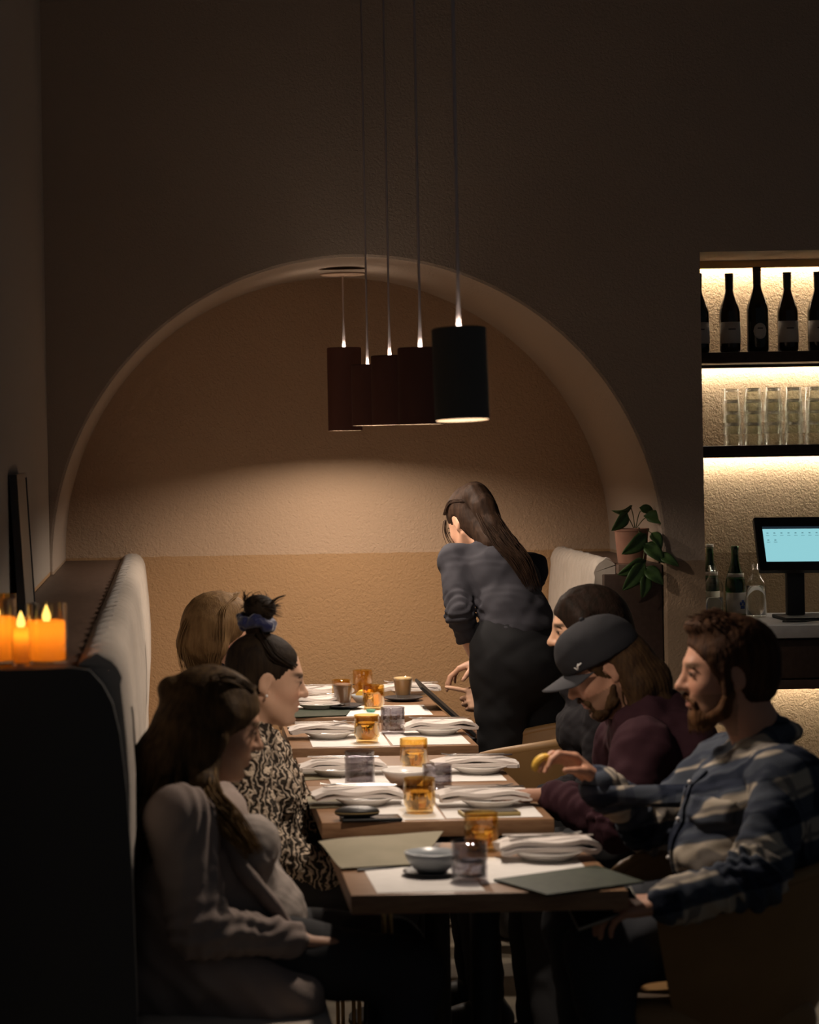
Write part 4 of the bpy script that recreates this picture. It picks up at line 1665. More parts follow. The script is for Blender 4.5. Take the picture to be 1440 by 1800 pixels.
def tint_body(me, v, skin, lip, head_c, R, s=1.0, brow=None, blush=.25, stubble=None):
    loc = (v - head_c) @ R / s
    col = np.tile(np.array([*skin, 1.0]), (len(v), 1))
    x, y, z = loc[:, 0], loc[:, 1], loc[:, 2]

    def mixin(w, c):
        w = np.clip(w, 0, 1)[:, None]
        col[:, :3] = col[:, :3] * (1 - w) + np.array(c) * w
    ch = np.exp(-(((np.abs(y) - .042) / .02) ** 2 + ((z + .035) / .02) ** 2)) * (x > .02)
    mixin(ch * blush, (skin[0] * .95, skin[1] * .6, skin[2] * .55))
    if stubble is not None:
        w = ((z < -.045) & (z > -.15) & (x > -.01)) * .55
        mixin(w * 1.0, stubble)
    lp = np.exp(-((np.abs(y) / .021) ** 4 + ((z + .0645) / .0125) ** 4)) * (x > .07)
    mixin(lp * .9, lip)
    if brow is not None:
        bw = np.exp(-(((np.abs(y) - .034) / .023) ** 4 + ((z - .0235 ) / .0062) ** 4)) * (x > .05)
        mixin(bw * .95, brow)
        ln = np.exp(-(((np.abs(y) - .032) / .0165) ** 4 + ((z - .0060) / .0030) ** 4)) * (x > .055)
        mixin(ln * .9, (.03, .02, .015))
    at_ = me.color_attributes.new('tint', 'FLOAT_COLOR', 'POINT')
    at_.data.foreach_set('color', col.astype(np.float32).ravel())


def eyes(parent, base, c, R, s=1.0, brow_m=None):
    for sy in (-1, 1):
        bm = bmesh.new()
        p = c + R @ (np.array([.0758, sy * .031, .0005]) * s) - base
        bmesh.ops.create_uvsphere(bm, u_segments=14, v_segments=10, radius=.0128 * s, matrix=Matrix.Translation(Vector(p)))
        e_ = bm_obj('eye', bm, M_EYE, parent)
        bm = bmesh.new()
        p = c + R @ (np.array([.0845, sy * .0315, .0003]) * s) - base
        M4 = Matrix.Translation(Vector(p)) @ Matrix([[*R[0], 0], [*R[1], 0], [*R[2], 0], [0, 0, 0, 1]])
        bmesh.ops.create_uvsphere(bm, u_segments=12, v_segments=8, radius=.0062 * s, matrix=M4 @ Matrix.Diagonal((.75, 1, 1, 1)))
        bm_obj('iris', bm, M_IRIS, e_)
        ws = lambda x_, y_, z_: Vector(c + R @ (np.array([x_, sy * y_, z_]) * s) - base)
        bm = tube(bmesh.new(), [ws(.0930 - 5.5 * y_ * y_, y_, .0205 + .10 * (y_ - .012) - 2.6 * (y_ - .012) ** 2 * 1.6) for y_ in np.linspace(.012, .050, 8)], [.0026 * s, .0034 * s, .0036 * s, .0036 * s, .0034 * s, .003 * s, .0024 * s, .0012 * s], 6)
        bm_obj('eyebrow', bm, brow_m or M_IRIS, parent)
        bm = tube(bmesh.new(), [ws(.0905 - 11 * (y_ - .029) ** 2, y_, .0052 - 9 * (y_ - .031) ** 2) for y_ in np.linspace(.017, .047, 8)], .0019 * s, 6)
        bm_obj('eyelashes', bm, M_IRIS, parent)


def strands(bm, curves, r0=.0016, n=5):
    for c_ in curves:
        k = len(c_)
        tube(bm, [Vector(p) for p in c_], [r0 * (1 - .75 * (i / (k - 1)) ** 2) for i in range(k)], n)
    return bm


def spline(pts, n=10):
    q = [np.asarray(p, float) for p in pts]
    out = []
    for i in range(len(q) - 1):
        pm, pn = q[max(i - 1, 0)], q[min(i + 2, len(q) - 1)]
        for k in range(n):
            t = k / n
            out.append(.5 * ((2 * q[i]) + (q[i + 1] - pm) * t + (2 * pm - 5 * q[i] + 4 * q[i + 1] - pn) * t * t + (-pm + 3 * q[i] - 3 * q[i + 1] + pn) * t ** 3))
    out.append(q[-1])
    return out


def lock_bundle(path, n, rad, seed, r0=.0016, wave=.004):
    """n strands following one spline with scatter radius rad (list per control point)"""
    rnd = np.random.RandomState(seed)
    res = []
    for _ in range(n):
        a, rr = rnd.uniform(0, 6.28), rnd.uniform(.5, 1.0) ** .5
        off = np.array([math.cos(a), math.sin(a) * .8, math.sin(a + 1) * .5]) * rr
        pp = [np.asarray(p, float) + off * rad[i] + rnd.normal(size=3) * wave * (i > 0) for i, p in enumerate(path)]
        res.append(spline(pp, 5))
    return res


class Person:
    """J: joints a (near the camera) and f (far) ; torso spine from hips to neck"""

    def __init__(self, label, base, group=None):
        self.base = np.array(base, float)
        self.e = empty('person', base, label, 'person', group)

    def body(self, J, skin, lip, brow, female=True, vox=.0045, hand_a=None, hand_f=None, face=None, blush=.25, stubble=None, s=1.0):
        F = Field()
        R, hc = J['R'], np.asarray(J['head'], float)
        self.R, self.hc, self.s = R, hc, s
        head(F, hc, R, s, female, **(face or {}))
        nb = np.asarray(J['neck'], float)
        nr = .050 if female else .060
        F.cone(hc + R @ V(-.022, 0, -.055) * s, nb, nr * .97, nr * 1.08, .025)
        lat = unit(np.asarray(J['sh_f'], float) - np.asarray(J['sh_a'], float))
        sp = [np.asarray(p, float) for p in J['spine']]     # hips, waist, chest
        rs = J['rs']
        fl = (lat, J.get('flat', 1.45))
        F.chain([*sp, nb - V(0, 0, .03)], [r - .018 for r in rs] + [.045], .04, fl)
        for q in 'af':
            sh, el, wr = (np.asarray(J[n_ + '_' + q], float) for n_ in ('sh', 'el', 'wr'))
            F.cone(nb - V(0, 0, .04), sh, .045, .045, .03)
            F.cone(sh, el, .042, .036, .02)
            F.cone(el, wr, .037, .025, .015)
            hd = hand_a if q == 'a' else hand_f
            if hd:
                hand(F, wr, **hd)
            kn, an = np.asarray(J['kn_' + q], float), np.asarray(J['an_' + q], float)
            hp = sp[0] + lat * (.085 if q == 'f' else -.085)
            F.cone(hp, kn, .075, .050, .03)
            F.cone(kn, an, .050, .034, .02)
        me, v = F.mesh(vox, self.base)
        tint_body(me, v, skin, lip, hc, R, s, brow, blush, stubble)
        self.bodyo = finish(me, 'body', M_SKIN, self.e)
        eyes(self.e, self.base, hc, R, s, mat('eyebrow_%.3f' % brow[0], brow, .8, .1))
        self.J, self.lat, self.sp, self.rs, self.fl, self.nb = J, lat, sp, rs, fl, nb
        return self

    def P(self, x, y, z):
        return self.hc + self.R @ (np.array([x, y, z]) * self.s)

    def top(self, name, m, arm=(.060, .053, .050, .038), cuff=.0, up_to=1.0, extra=None, cut=None, vox=.006, wr=.004, wscale=60, collar=.062, k=.05, sleeve=1.0, hem=None, shoulder=.062, arm_wr=.0035):
        J, F = self.J, Field()
        F.chain([*self.sp, self.nb - V(0, 0, .045)], list(self.rs) + [.055], k, self.fl)
        F.cone(self.nb - V(0, 0, .05), self.nb + V(0, 0, .008), .062, collar, .03)
        for q in 'af':
            sh, el, wr_ = (np.asarray(J[n_ + '_' + q], float) for n_ in ('sh', 'el', 'wr'))
            F.cone(self.nb - V(0, 0, .05), sh, .055, shoulder, .04)
            F.cone(sh, el, arm[0], arm[1], .03)
            we = el + (wr_ - el) * sleeve
            F.cone(el, we, arm[2], arm[3], .02)
            if cuff:
                dd = unit(wr_ - el)
                F.cone(we - dd * .05, we - dd * .008, arm[3] + cuff, arm[3] + cuff, .006)
        if extra:
            extra(F)
        els = [np.asarray(J['el_a'], float), np.asarray(J['el_f'], float)]
        axs = [(np.asarray(J['el_' + q], float), np.asarray(J['wr_' + q], float), np.asarray(J['sh_' + q], float)) for q in 'af']

        def disp(v):
            d = wr * wnoise(v, wscale, 3) + wr * .5 * wnoise(v, wscale * 2.3, 5)
            for (el, w_, sh) in axs:       # folds around the elbow and along the forearm
                for a0, b0 in ((el, w_), (el, sh)):
                    ab = b0 - a0
                    L_ = np.linalg.norm(ab)
                    t = np.clip((v - a0) @ ab / L_ ** 2, -.2, 1.2)
                    dist = np.linalg.norm(v - a0 - np.clip(t, 0, 1)[:, None] * ab, axis=1)
                    amp = np.exp(-(t / .30) ** 2) + (.45 * (t > .1) * (t < 1.0) * (a0 is el) * (b0 is w_))
                    d += arm_wr * .8 * (dist < .085) * amp * np.sin(t * L_ * 190 + 3.2 * wnoise(v, 26, 8))
            return d
        me, v = F.mesh(vox, self.base, disp, cut)
        self.topo = finish(me, name, m, self.e)
        return self.topo

    def trousers(self, m, vox=.008, thigh=(.100, .075), calf=(.068, .052), name='trousers', extra=None, hipr=.13):
        J, F = self.J, Field()
        F.cone(self.sp[0], self.sp[0] + (self.sp[1] - self.sp[0]) * .35, hipr, hipr * .92, .05, (self.lat, 1.35))
        for q, sg in (('a', -1), ('f', 1)):
            hp = self.sp[0] + self.lat * .085 * sg
            kn, an = np.asarray(J['kn_' + q], float), np.asarray(J['an_' + q], float)
            F.cone(hp, kn, thigh[0], thigh[1], .04)
            F.cone(kn, an + (kn - an) * .06, calf[0], calf[1], .03)
        if extra:
            extra(F)
        me, v = F.mesh(vox, self.base, lambda v: .004 * wnoise(v, 38, 4))
        finish(me, name, m, self.e)
        return self

    def shoes(self, m, fwd):
        for q in 'af':
            an = np.asarray(self.J['an_' + q], float)
            f = unit(np.asarray(fwd, float))
            F = Field()
            z = .042
            h_ = V(an[0], an[1], z) - f * .03
            F.cone(h_, h_ + f * .09, .040, .040, .03)
            F.cone(h_ + f * .09, h_ + f * .19 - V(0, 0, .006), .040, .034, .03)
            F.cone(h_, V(an[0], an[1], .10), .040, .044, .03)
            me, v = F.mesh(.007, self.base, None, [(V(0, 0, .003), V(0, 0, -1), 0)])
            finish(me, 'shoe', m, self.e)
        return self

    def hair(self, F, m, vox=.0045, strand=None, dispamp=.0022, fine=None, name='hair', r0=.0016, cut=None):
        def disp(v):
            loc = (v - self.hc) @ self.R
            ang = np.arctan2(loc[:, 1], loc[:, 0] + .01)
            st = np.sin(ang * 64 + 6 * wnoise(v, 16, 2)) * .28 + .35 * wnoise(v, 150, 9)
            return dispamp * st + dispamp * .8 * wnoise(v, 38, 12)
        me, v = F.mesh(vox, self.base, disp, cut)
        if strand:
            bm = bmesh.new()
            bm.from_mesh(me)
            strands(bm, [[p - self.base for p in c_] for c_ in strand], r0)
            bm.to_mesh(me)
            bm.free()
        return finish(me, name, m, self.e)


M_SHOE = mat('dark_shoe', (.025, .022, .02), .5, .3)
M_DENIM = mat('black_trousers', (.035, .035, .037), .85, .1, bump=(300, .2, .001))



def A(px, py, Y):
    return np.array(at(px, py, Y))


def cap_hair(F, P, R, th=.010, s=1.0, sub=(.110, 0, -.035, .085, .120, .095), ears=True, low=0.0, k=.012):
    F.ell(P(-.018, 0, .036), ((.098 + th) * s, (.077 + th) * s, (.083 + th) * s), R, .02)
    F.ell(P(-.045, 0, -.015 - low), ((.066 + th) * s, (.066 + th) * s, (.070 + th) * s), R, .02)
    if sub:
        F.ell(P(*sub[:3]), (sub[3] * s, sub[4] * s, sub[5] * s), R, k, True)
    if ears:
        for sy in (-1, 1):
            F.ell(P(-.004, sy * .094, -.012), (.026 * s, .028 * s, .034 * s), R, .008, True)


SKIN1, LIP1 = (.42, .235, .15), (.33, .11, .085)

# ---------------- woman at the nearest table, left
J = dict(R=frame((1, .10, -.28)), head=A(380, 1272, 5.74), neck=A(338, 1396, 5.75),
         spine=[V(.045, 5.75, .590), A(345, 1590, 5.75), A(352, 1485, 5.75)], rs=(.135, .125, .110), flat=1.38,
         sh_a=A(318, 1446, 5.58), el_a=A(348, 1632, 5.50), wr_a=A(530, 1655, 5.59),
         sh_f=A(372, 1436, 5.92), el_f=A(420, 1625, 6.00), wr_f=A(560, 1640, 5.86),
         kn_a=V(.52, 5.60, .540), an_a=V(.47, 5.58, .08), kn_f=V(.50, 5.88, .540), an_f=V(.50, 5.90, .08))
p = Person('woman in a pale grey cardigan with long half-up hair, nearest on the left bench', (0.05, 5.75, 0))
p.body(J, SKIN1, LIP1, (.09, .055, .03), True, .0042,
       dict(d=(1, .15, -.02), pn=(0, .3, -1), right=True, curl=(.35, .6, .4)), dict(d=(1, -.25, .0), pn=(0, 0, -1), right=False, curl=(.3, .5, .4)))
M_KNIT = mat('grey_knit', (.34, .29, .26), .9, .1, bump=(420, .5, .0015), var=(16, (.26, .225, .20)))
M_CARDI = mat('cardigan_knit', (.29, .235, .205), .92, .1, bump=(330, .6, .002), var=(12, (.25, .20, .18)))


def ex(F):
    F.ell(A(442, 1490, 5.66), (.062, .075, .075), None, .03)
    F.ell(A(447, 1488, 5.85), (.062, .075, .075), None, .03)
    F.ell(A(425, 1608, 5.75), (.150, .150, .120), None, .04)
    F.ell(A(400, 1560, 5.75), (.12, .14, .10), None, .04)


p.top('sweater', M_KNIT, (.058, .050, .046, .034), 0, extra=ex, vox=.0055, wr=.003, collar=.060, sleeve=.85)
F = Field()
F.chain([*p.sp, p.nb - V(0, 0, .04)], [.160, .146, .132, .075], .05, (p.lat, 1.34))
F.ell(A(420, 1608, 5.75), (.130, .162, .128), None, .04)
F.cone(p.nb - V(.02, 0, .05), p.nb - V(.015, 0, .0), .078, .076, .03)
F.ell(A(360, 1735, 5.63), (.20, .075, .10), None, .05)
F.ell(A(470, 1755, 5.60), (.135, .085, .075), None, .04)
F.cone(A(360, 1700, 5.58), A(535, 1748, 5.56), .075, .045, .03)
o0_, d_ = A(352, 1404, 5.75), A(512, 1630, 5.75) - A(352, 1404, 5.75)
nrm_ = unit(np.cross(d_, (0, 1, 0)))
if nrm_[0] < 0:
    nrm_ = -nrm_
Fh = F
me, v = F.mesh(.006, p.base, lambda v: .0045 * wnoise(v, 34, 6) + .003 * np.sin((v @ unit((1, 0, .9))) * 95 + 2 * wnoise(v, 18, 4)) * (v[:, 2] < 1.02), [(o0_, nrm_, 0)])
finish(me, 'cardigan', M_CARDI, p.e)
for q, nm in (('a', 'sleeve'), ('f', 'sleeve')):
    sh, el, wr_ = (np.asarray(J[n_ + '_' + q], float) for n_ in ('sh', 'el', 'wr'))
    F = Field()
    F.cone(p.nb + (sh - p.nb) * .55 - V(.01, 0, .03), sh, .075, .078, .04)
    F.cone(sh, el, .078, .064, .04)
    we_ = el + (wr_ - el) * .90
    F.cone(el, we_, .060, .040, .03)
    F.cone(we_ - unit(wr_ - el) * .05, we_, .041, .041, .01)

    def dd_(v, el=el, wr_=wr_, sh=sh):
        d = .003 * wnoise(v, 40, 2)
        for a0, b0, am in ((el, wr_, .0048), (el, sh, .005)):
            ab = b0 - a0
            L_ = np.linalg.norm(ab)
            t = (v - a0) @ ab / L_ ** 2
            amp = np.exp(-(t / .28) ** 2) + (.4 * (t > .1) * (t < .97) if b0 is wr_ else 0)
            d += am * .75 * amp * np.sin(t * L_ * 170 + 3.0 * wnoise(v, 24, 8))
        return d
    me, v = F.mesh(.0055, p.base, dd_)
    finish(me, nm, M_CARDI, p.e)
for yo in (-.135, .135):
    pts_ = [A(322, 1392, 5.75) + V(0, yo * .4, 0), A(352, 1400, 5.75) + V(0, yo * .72, -.005), A(385, 1450, 5.75) + V(0, yo, 0), A(425, 1510, 5.75) + V(.0, yo * 1.16, 0), A(465, 1570, 5.75) + V(.01, yo * 1.12, 0), A(505, 1634, 5.75) + V(.01, yo * .95, 0)]
    F = Field()
    sp_ = spline(pts_, 5)
    F.chain(sp_, [.028] * len(sp_), .01, (unit((-nrm_[0] * .0 + .9, -.5 * np.sign(yo), .4)), .55))
    me, v = F.mesh(.005, p.base, lambda v: .002 * wnoise(v, 50, 3))
    finish(me, 'lapel', M_CARDI, p.e)
p.trousers(M_DENIM)
p.shoes(M_SHOE, (1, 0, 0))
M_H1 = hair_mat('brown_blond_hair', (.034, .020, .010), (.075, .045, .020))
F = Field()
cap_hair(F, p.P, p.R, .013, sub=(.118, 0, -.04, .078, .112, .092), ears=False)
for sy in (-1, 1):
    F.chain([p.P(.010, sy * .074, .03), p.P(-.004, sy * .085, -.03), p.P(-.02, sy * .086, -.10)], [.026, .024, .03], .02)
F.ell(p.P(-.118, 0, .050), (.034, .040, .032), p.R, .012)
# long hair down the back, one lock over the near shoulder
F.chain([p.P(-.06, 0, -.03), A(290, 1350, 5.72), A(268, 1440, 5.70), A(250, 1500, 5.70)], [.082, .076, .066, .03], .03, (V(0, 1, 0), 1.35))
F.chain([p.P(-.02, -.07, -.08), A(360, 1390, 5.60), A(385, 1430, 5.585), A(420, 1470, 5.58), A(440, 1495, 5.58)], [.036, .034, .028, .020, .010], .02, (V(0, 1, 0), .6))
st = lock_bundle([p.P(-.07, -.05, .04), p.P(-.09, -.05, -.06), A(285, 1370, 5.62), A(262, 1450, 5.60), A(240, 1520, 5.61)], 90, [.03, .04, .05, .055, .045], 1)
st += lock_bundle([p.P(.055, -.03, .095), p.P(-.02, -.06, .105), p.P(-.10, -.03, .055)], 40, [.015, .012, .012], 3, .0012)
p.hair(F, M_H1, .0045, st)
lk = lock_bundle([p.P(.0, -.084, -.02), p.P(-.006, -.096, -.09), A(364, 1395, 5.575), A(400, 1440, 5.55), A(446, 1500, 5.545)], 90, [.008, .014, .026, .028, .018], 2)
bm_obj('front_lock', strands(bmesh.new(), [[q_ - p.base for q_ in c_] for c_ in lk], .0019), hair_mat('blond_tips', (.13, .075, .028), (.20, .12, .048)), p.e)

# ---------------- woman with the bun at the fourth table, left
J = dict(R=frame((1, .10, -.16)), head=A(469, 1193, 6.80), neck=A(436, 1288, 6.80),
         spine=[V(.13, 6.80, .590), A(415, 1500, 6.80), A(432, 1385, 6.80)], rs=(.140, .135, .118), flat=1.38,
         sh_a=A(428, 1335, 6.62), el_a=A(462, 1490, 6.54), wr_a=A(575, 1530, 6.60),
         sh_f=A(462, 1325, 6.98), el_f=A(530, 1440, 7.05), wr_f=A(590, 1500, 6.95),
         kn_a=V(.58, 6.66, .545), an_a=V(.54, 6.64, .08), kn_f=V(.58, 6.94, .545), an_f=V(.56, 6.96, .08))
p = Person('woman with a blue scrunchie bun and a shaggy patterned jacket at the fourth table', (.15, 6.8, 0))
p.body(J, (.53, .32, .215), (.42, .14, .11), (.05, .03, .02), True, .0045,
       dict(d=(1, .15, -.1), pn=(0, .3, -1), right=True), dict(d=(1, -.25, -.1), pn=(0, 0, -1), right=False), face=dict(nose=1.05), blush=.45)
M_SHAG = bpy.data.materials.new('shaggy_pattern')
M_SHAG.use_nodes = True
nt = M_SHAG.node_tree
b = nt.nodes['Principled BSDF']
b.inputs['Roughness'].default_value = .9
b.inputs['Specular IOR Level'].default_value = .1
b.inputs['Sheen Weight'].default_value = 0
tc = nd(nt, 'ShaderNodeTexCoord')
nz = nd(nt, 'ShaderNodeTexNoise')
nz.inputs['Scale'].default_value = 9
nz.inputs['Detail'].default_value = 3
nt.links.new(tc.outputs['Object'], nz.inputs['Vector'])
wv = nd(nt, 'ShaderNodeTexWave')
wv.inputs['Scale'].default_value = 17
wv.inputs['Distortion'].default_value = 13
wv.inputs['Detail'].default_value = 2.5
wv.inputs['Detail Scale'].default_value = 1.6
nt.links.new(tc.outputs['Object'], wv.inputs['Vector'])
cr = nd(nt, 'ShaderNodeValToRGB')
cr.color_ramp.elements[0].position = .32
cr.color_ramp.elements[0].color = (.035, .028, .022, 1)
cr.color_ramp.elements[1].position = .68
cr.color_ramp.elements[1].color = (.46, .37, .28, 1)
nt.links.new(wv.outputs[0], cr.inputs[0])
nt.links.new(cr.outputs[0], b.inputs['Base Color'])
bp = nd(nt, 'ShaderNodeBump')
bp.inputs['Distance'].default_value = .012
bp.inputs['Strength'].default_value = .8
nt.links.new(wv.outputs[0], bp.inputs['Height'])
nt.links.new(bp.outputs[0], b.inputs['Normal'])


def ex(F):
    F.ell(A(490, 1400, 6.72), (.062, .075, .080), None, .03)
    F.ell(A(492, 1400, 6.89), (.062, .075, .080), None, .03)
    F.ell(A(462, 1485, 6.80), (.125, .15, .120), None, .04)


p.top('shaggy_jacket', M_SHAG, (.068, .060, .056, .046), .004, extra=ex, vox=.006, wr=.006, wscale=85, collar=.068, shoulder=.07)
p.trousers(M_DENIM)
p.shoes(M_SHOE, (1, 0, 0))
M_H2 = hair_mat('dark_brown_hair', (.011, .007, .005), (.022, .014, .008))
F = Field()
cap_hair(F, p.P, p.R, .0045, sub=(.112, 0, -.040, .082, .108, .100), ears=True, k=.02)
F.ell(p.P(-.050, 0, .142), (.040, .040, .030), p.R, .012)
F.ell(p.P(-.046, 0, .188), (.045, .043, .036), p.R, .012)
st = []
rnd = np.random.RandomState(5)
for i in range(60):
    a, b_ = rnd.uniform(0, 6.28), rnd.uniform(-.4, 1.4)
    q0 = p.P(-.048 + .03 * math.cos(a), .03 * math.sin(a), .185)
    q1 = p.P(-.048 + .045 * math.cos(a), .045 * math.sin(a), .185 + .025 * b_)
    q2 = p.P(-.040 + .060 * math.cos(a + .4), .055 * math.sin(a + .4), .180 + .04 * b_)
    st.append(spline([q0, q1, q2], 4))
st += lock_bundle([p.P(.06, -.055, .045), p.P(.0, -.080, .07), p.P(-.045, -.03, .125)], 40, [.012, .01, .01], 3, .0011, .002)
p.hair(F, M_H2, .0045, st, .0018)
M_SCR = mat('blue_scrunchie', (.003, .006, .05), .55, .3, sheen=.4)
F = Field()
ring = [p.P(-.050 + .038 * math.cos(a), .038 * math.sin(a), .147 + .006 * math.sin(3 * a)) for a in np.linspace(0, 6.2832, 22)]
F.chain(ring, [.0145 + .003 * math.sin(k * 2.2) for k in range(22)], .006)
me, v = F.mesh(.004, p.base, lambda v: .0035 * wnoise(v, 170, 3))
finish(me, 'scrunchie', M_SCR, p.e)
bm = bmesh.new()
bmesh.ops.create_uvsphere(bm, u_segments=10, v_segments=8, radius=.0042, matrix=Matrix.Translation(Vector(p.P(-.006, -.083, -.040) - p.base)))
bm_obj('earring', bm, M_PLATE, p.e)

# ---------------- woman with the blond bob at the second table, left
J = dict(R=frame((1, .28, -.10)), head=A(390, 1110, 8.35), neck=A(372, 1180, 8.35),
         spine=[V(.08, 8.35, .590), A(365, 1330, 8.35), A(362, 1250, 8.35)], rs=(.130, .120, .112), flat=1.4,
         sh_a=A(350, 1212, 8.17), el_a=A(385, 1330, 8.12), wr_a=A(480, 1345, 8.16),
         sh_f=A(392, 1208, 8.53), el_f=A(430, 1320, 8.58), wr_f=A(490, 1335, 8.50),
         kn_a=V(.55, 8.22, .545), an_a=V(.50, 8.2, .08), kn_f=V(.55, 8.48, .545), an_f=V(.50, 8.5, .08))
p = Person('woman with a blond bob and a black top at the second table, back left', (.1, 8.35, 0))
p.body(J, (.45, .25, .165), LIP1, (.2, .13, .07), True, .0055, dict(d=(1, .1, -.1), pn=(0, 0, -1), right=True), dict(d=(1, -.1, -.1), pn=(0, 0, -1), right=False))
M_BLACKTOP = mat('black_top', (.016, .015, .017), .9, .1, bump=(300, .2, .001))
p.top('black_top', M_BLACKTOP, vox=.007, collar=.064)
p.trousers(M_DENIM, .010)
p.shoes(M_SHOE, (1, 0, 0))
M_H3 = hair_mat('blond_hair', (.105, .060, .026), (.16, .095, .042))
F = Field()
cap_hair(F, p.P, p.R, .016, sub=(.115, 0, -.045, .080, .115, .105), ears=False)
for sy in (-1, 1):
    F.chain([p.P(-.035, sy * .06, .02), p.P(-.045, sy * .075, -.05), p.P(-.050, sy * .070, -.105)], [.050, .042, .026], .02)
F.chain([p.P(-.075, 0, .02), p.P(-.092, 0, -.05), p.P(-.088, 0, -.110)], [.06, .050, .03], .03, (p.R[:, 1], 1.5))
st = lock_bundle([p.P(.02, -.02, .12), p.P(-.04, -.075, .07), p.P(-.045, -.100, -.03), p.P(-.050, -.088, -.128)], 70, [.03, .028, .030, .030], 6, .0012, .002)
st += lock_bundle([p.P(-.03, 0, .125), p.P(-.10, -.03, .07), p.P(-.13, -.03, -.04), p.P(-.105, -.03, -.130)], 60, [.02, .03, .03, .035], 7, .0012, .002)
p.hair(F, M_H3, .005, st)
bm = tube(bmesh.new(), [Vector(p.P(-.008 + .012 * math.sin(a), -.086, -.052 + .012 * math.cos(a)) - p.base) for a in np.linspace(0, 6.28, 16)], .0016, 6)
bm_obj('earring', bm, mat('pink_earring', (.5, .12, .12), .4, .4), p.e)

# ---------------- waitress bending over, back to the camera
J = dict(R=frame((-.40, .78, -.50)), head=A(829, 917, 9.02), neck=A(866, 962, 8.90),
         spine=[A(912, 1150, 8.70), A(905, 1075, 8.74), A(880, 1010, 8.83)], rs=(.100, .090, .098), flat=1.40,
         sh_a=A(800, 985, 8.83), el_a=A(807, 1078, 8.70), wr_a=A(833, 1146, 8.76),
         sh_f=A(934, 1002, 8.98), el_f=A(915, 1090, 9.22), wr_f=A(850, 1160, 9.15),
         kn_a=A(885, 1370, 8.62), an_a=A(893, 1555, 8.66), kn_f=A(948, 1370, 8.72), an_f=A(950, 1555, 8.76))
p = Person('waitress in charcoal shirt and black trousers bending over the farthest table, back turned', (1.25, 8.7, 0))
p.body(J, (.42, .235, .155), LIP1, (.06, .04, .02), True, .0055,
       dict(d=(.42, .45, -.8), pn=(.6, .4, .3), right=False, curl=(.7, .9, .7)), dict(d=(-1, .2, -.4), pn=(0, 0, -1), right=True))
M_CHAR = mat('charcoal_shirt', (.029, .028, .034), .85, .15, bump=(350, .2, .001))


def ex(F):
    F.cone(A(908, 1085, 8.73), A(912, 1120, 8.70), .092, .104, .03, (p.lat, 1.30))


p.top('shirt', M_CHAR, (.052, .047, .045, .040), .003, extra=ex, vox=.006, wr=.0035, wscale=42, sleeve=.62, k=.03, collar=.058, cut=[(A(920, 1112, 8.70), unit((.18, 0, -1)), 0)], shoulder=.058, arm_wr=.004)
M_BLKTR = mat('black_work_trousers', (.012, .012, .013), .9, .1, bump=(250, .2, .001))


def ex(F):
    F.cone(A(911, 1105, 8.71), A(912, 1165, 8.68), .092, .108, .04, (p.lat, 1.30))
    F.ell(A(912, 1180, 8.64), (.135, .11, .12), None, .05)


p.trousers(M_BLKTR, .008, (.102, .080), (.076, .064), extra=ex, hipr=.105)
p.shoes(M_SHOE, (-.6, .8, 0))
M_H4 = hair_mat('auburn_brown_hair', (.015, .008, .005), (.032, .017, .010))
F = Field()
cap_hair(F, p.P, p.R, .008, sub=(.120, 0, -.045, .080, .115, .100), ears=True)
F.cone(p.P(-.055, 0, -.01), A(868, 955, 8.86), .062, .050, .03)
F.chain([p.P(-.075, 0, .075), A(838, 872, 8.88), A(850, 890, 8.83), A(866, 925, 8.79), A(892, 955, 8.765), A(916, 980, 8.74), A(934, 1010, 8.73)], [.040, .042, .040, .036, .031, .024, .010], .02)
st = lock_bundle([A(838, 872, 8.86), A(856, 905, 8.80), A(885, 950, 8.74), A(915, 985, 8.715), A(938, 1035, 8.70)], 90, [.025, .03, .035, .032, .025], 11, .0014, .004)
st += lock_bundle([p.P(.02, .07, .05), p.P(-.03, .075, .07), A(836, 878, 8.9)], 40, [.02, .012, .01], 12, .0012, .002)
st += lock_bundle([p.P(.06, .068, .04), p.P(.065, .080, -.01), p.P(.06, .075, -.07)], 8, [.006, .008, .012], 13, .001, .004)
p.hair(F, M_H4, .005, st)
bm = tube(bmesh.new(), [Vector(A(838, 1112, 8.70) - p.base), Vector(A(844, 1128, 8.70) - p.base), Vector(A(846, 1140, 8.71) - p.base)], .006, 8)
bm_obj('pen', bm, M_WHITE, p.e)

# ---------------- woman behind the capped man, third table
J = dict(R=frame((-1, .02, -.10)), head=A(1030, 1106, 7.45), neck=A(1055, 1190, 7.45),
         spine=[V(1.32, 7.45, .590), A(1095, 1400, 7.45), A(1075, 1290, 7.45)], rs=(.130, .120, .112), flat=1.4,
         sh_a=A(1068, 1240, 7.27), el_a=A(1050, 1390, 7.22), wr_a=A(960, 1420, 7.30),
         sh_f=A(1052, 1235, 7.63), el_f=A(1030, 1380, 7.68), wr_f=A(960, 1400, 7.60),
         kn_a=V(.86, 7.32, .545), an_a=V(.90, 7.3, .08), kn_f=V(.86, 7.58, .545), an_f=V(.90, 7.6, .08))
p = Person('woman with dark centre-parted hair in black, behind the capped man', (1.3, 7.45, 0))
p.body(J, (.50, .29, .185), (.4, .14, .11), (.03, .02, .012), True, .0045,
       dict(d=(-1, .1, -.1), pn=(0, 0, -1), right=False), dict(d=(-1, -.1, -.1), pn=(0, 0, -1), right=True))


def ex(F):
    F.ell(A(1020, 1285, 7.40), (.07, .12, .085), None, .04)
    F.chain([p.nb + V(-.03, -.05, -.02), p.nb + V(-.075, 0, -.03), p.nb + V(-.03, .05, -.02), p.nb + V(.05, .0, 0), p.nb + V(-.03, -.05, -.02)], [.045] * 5, .02)


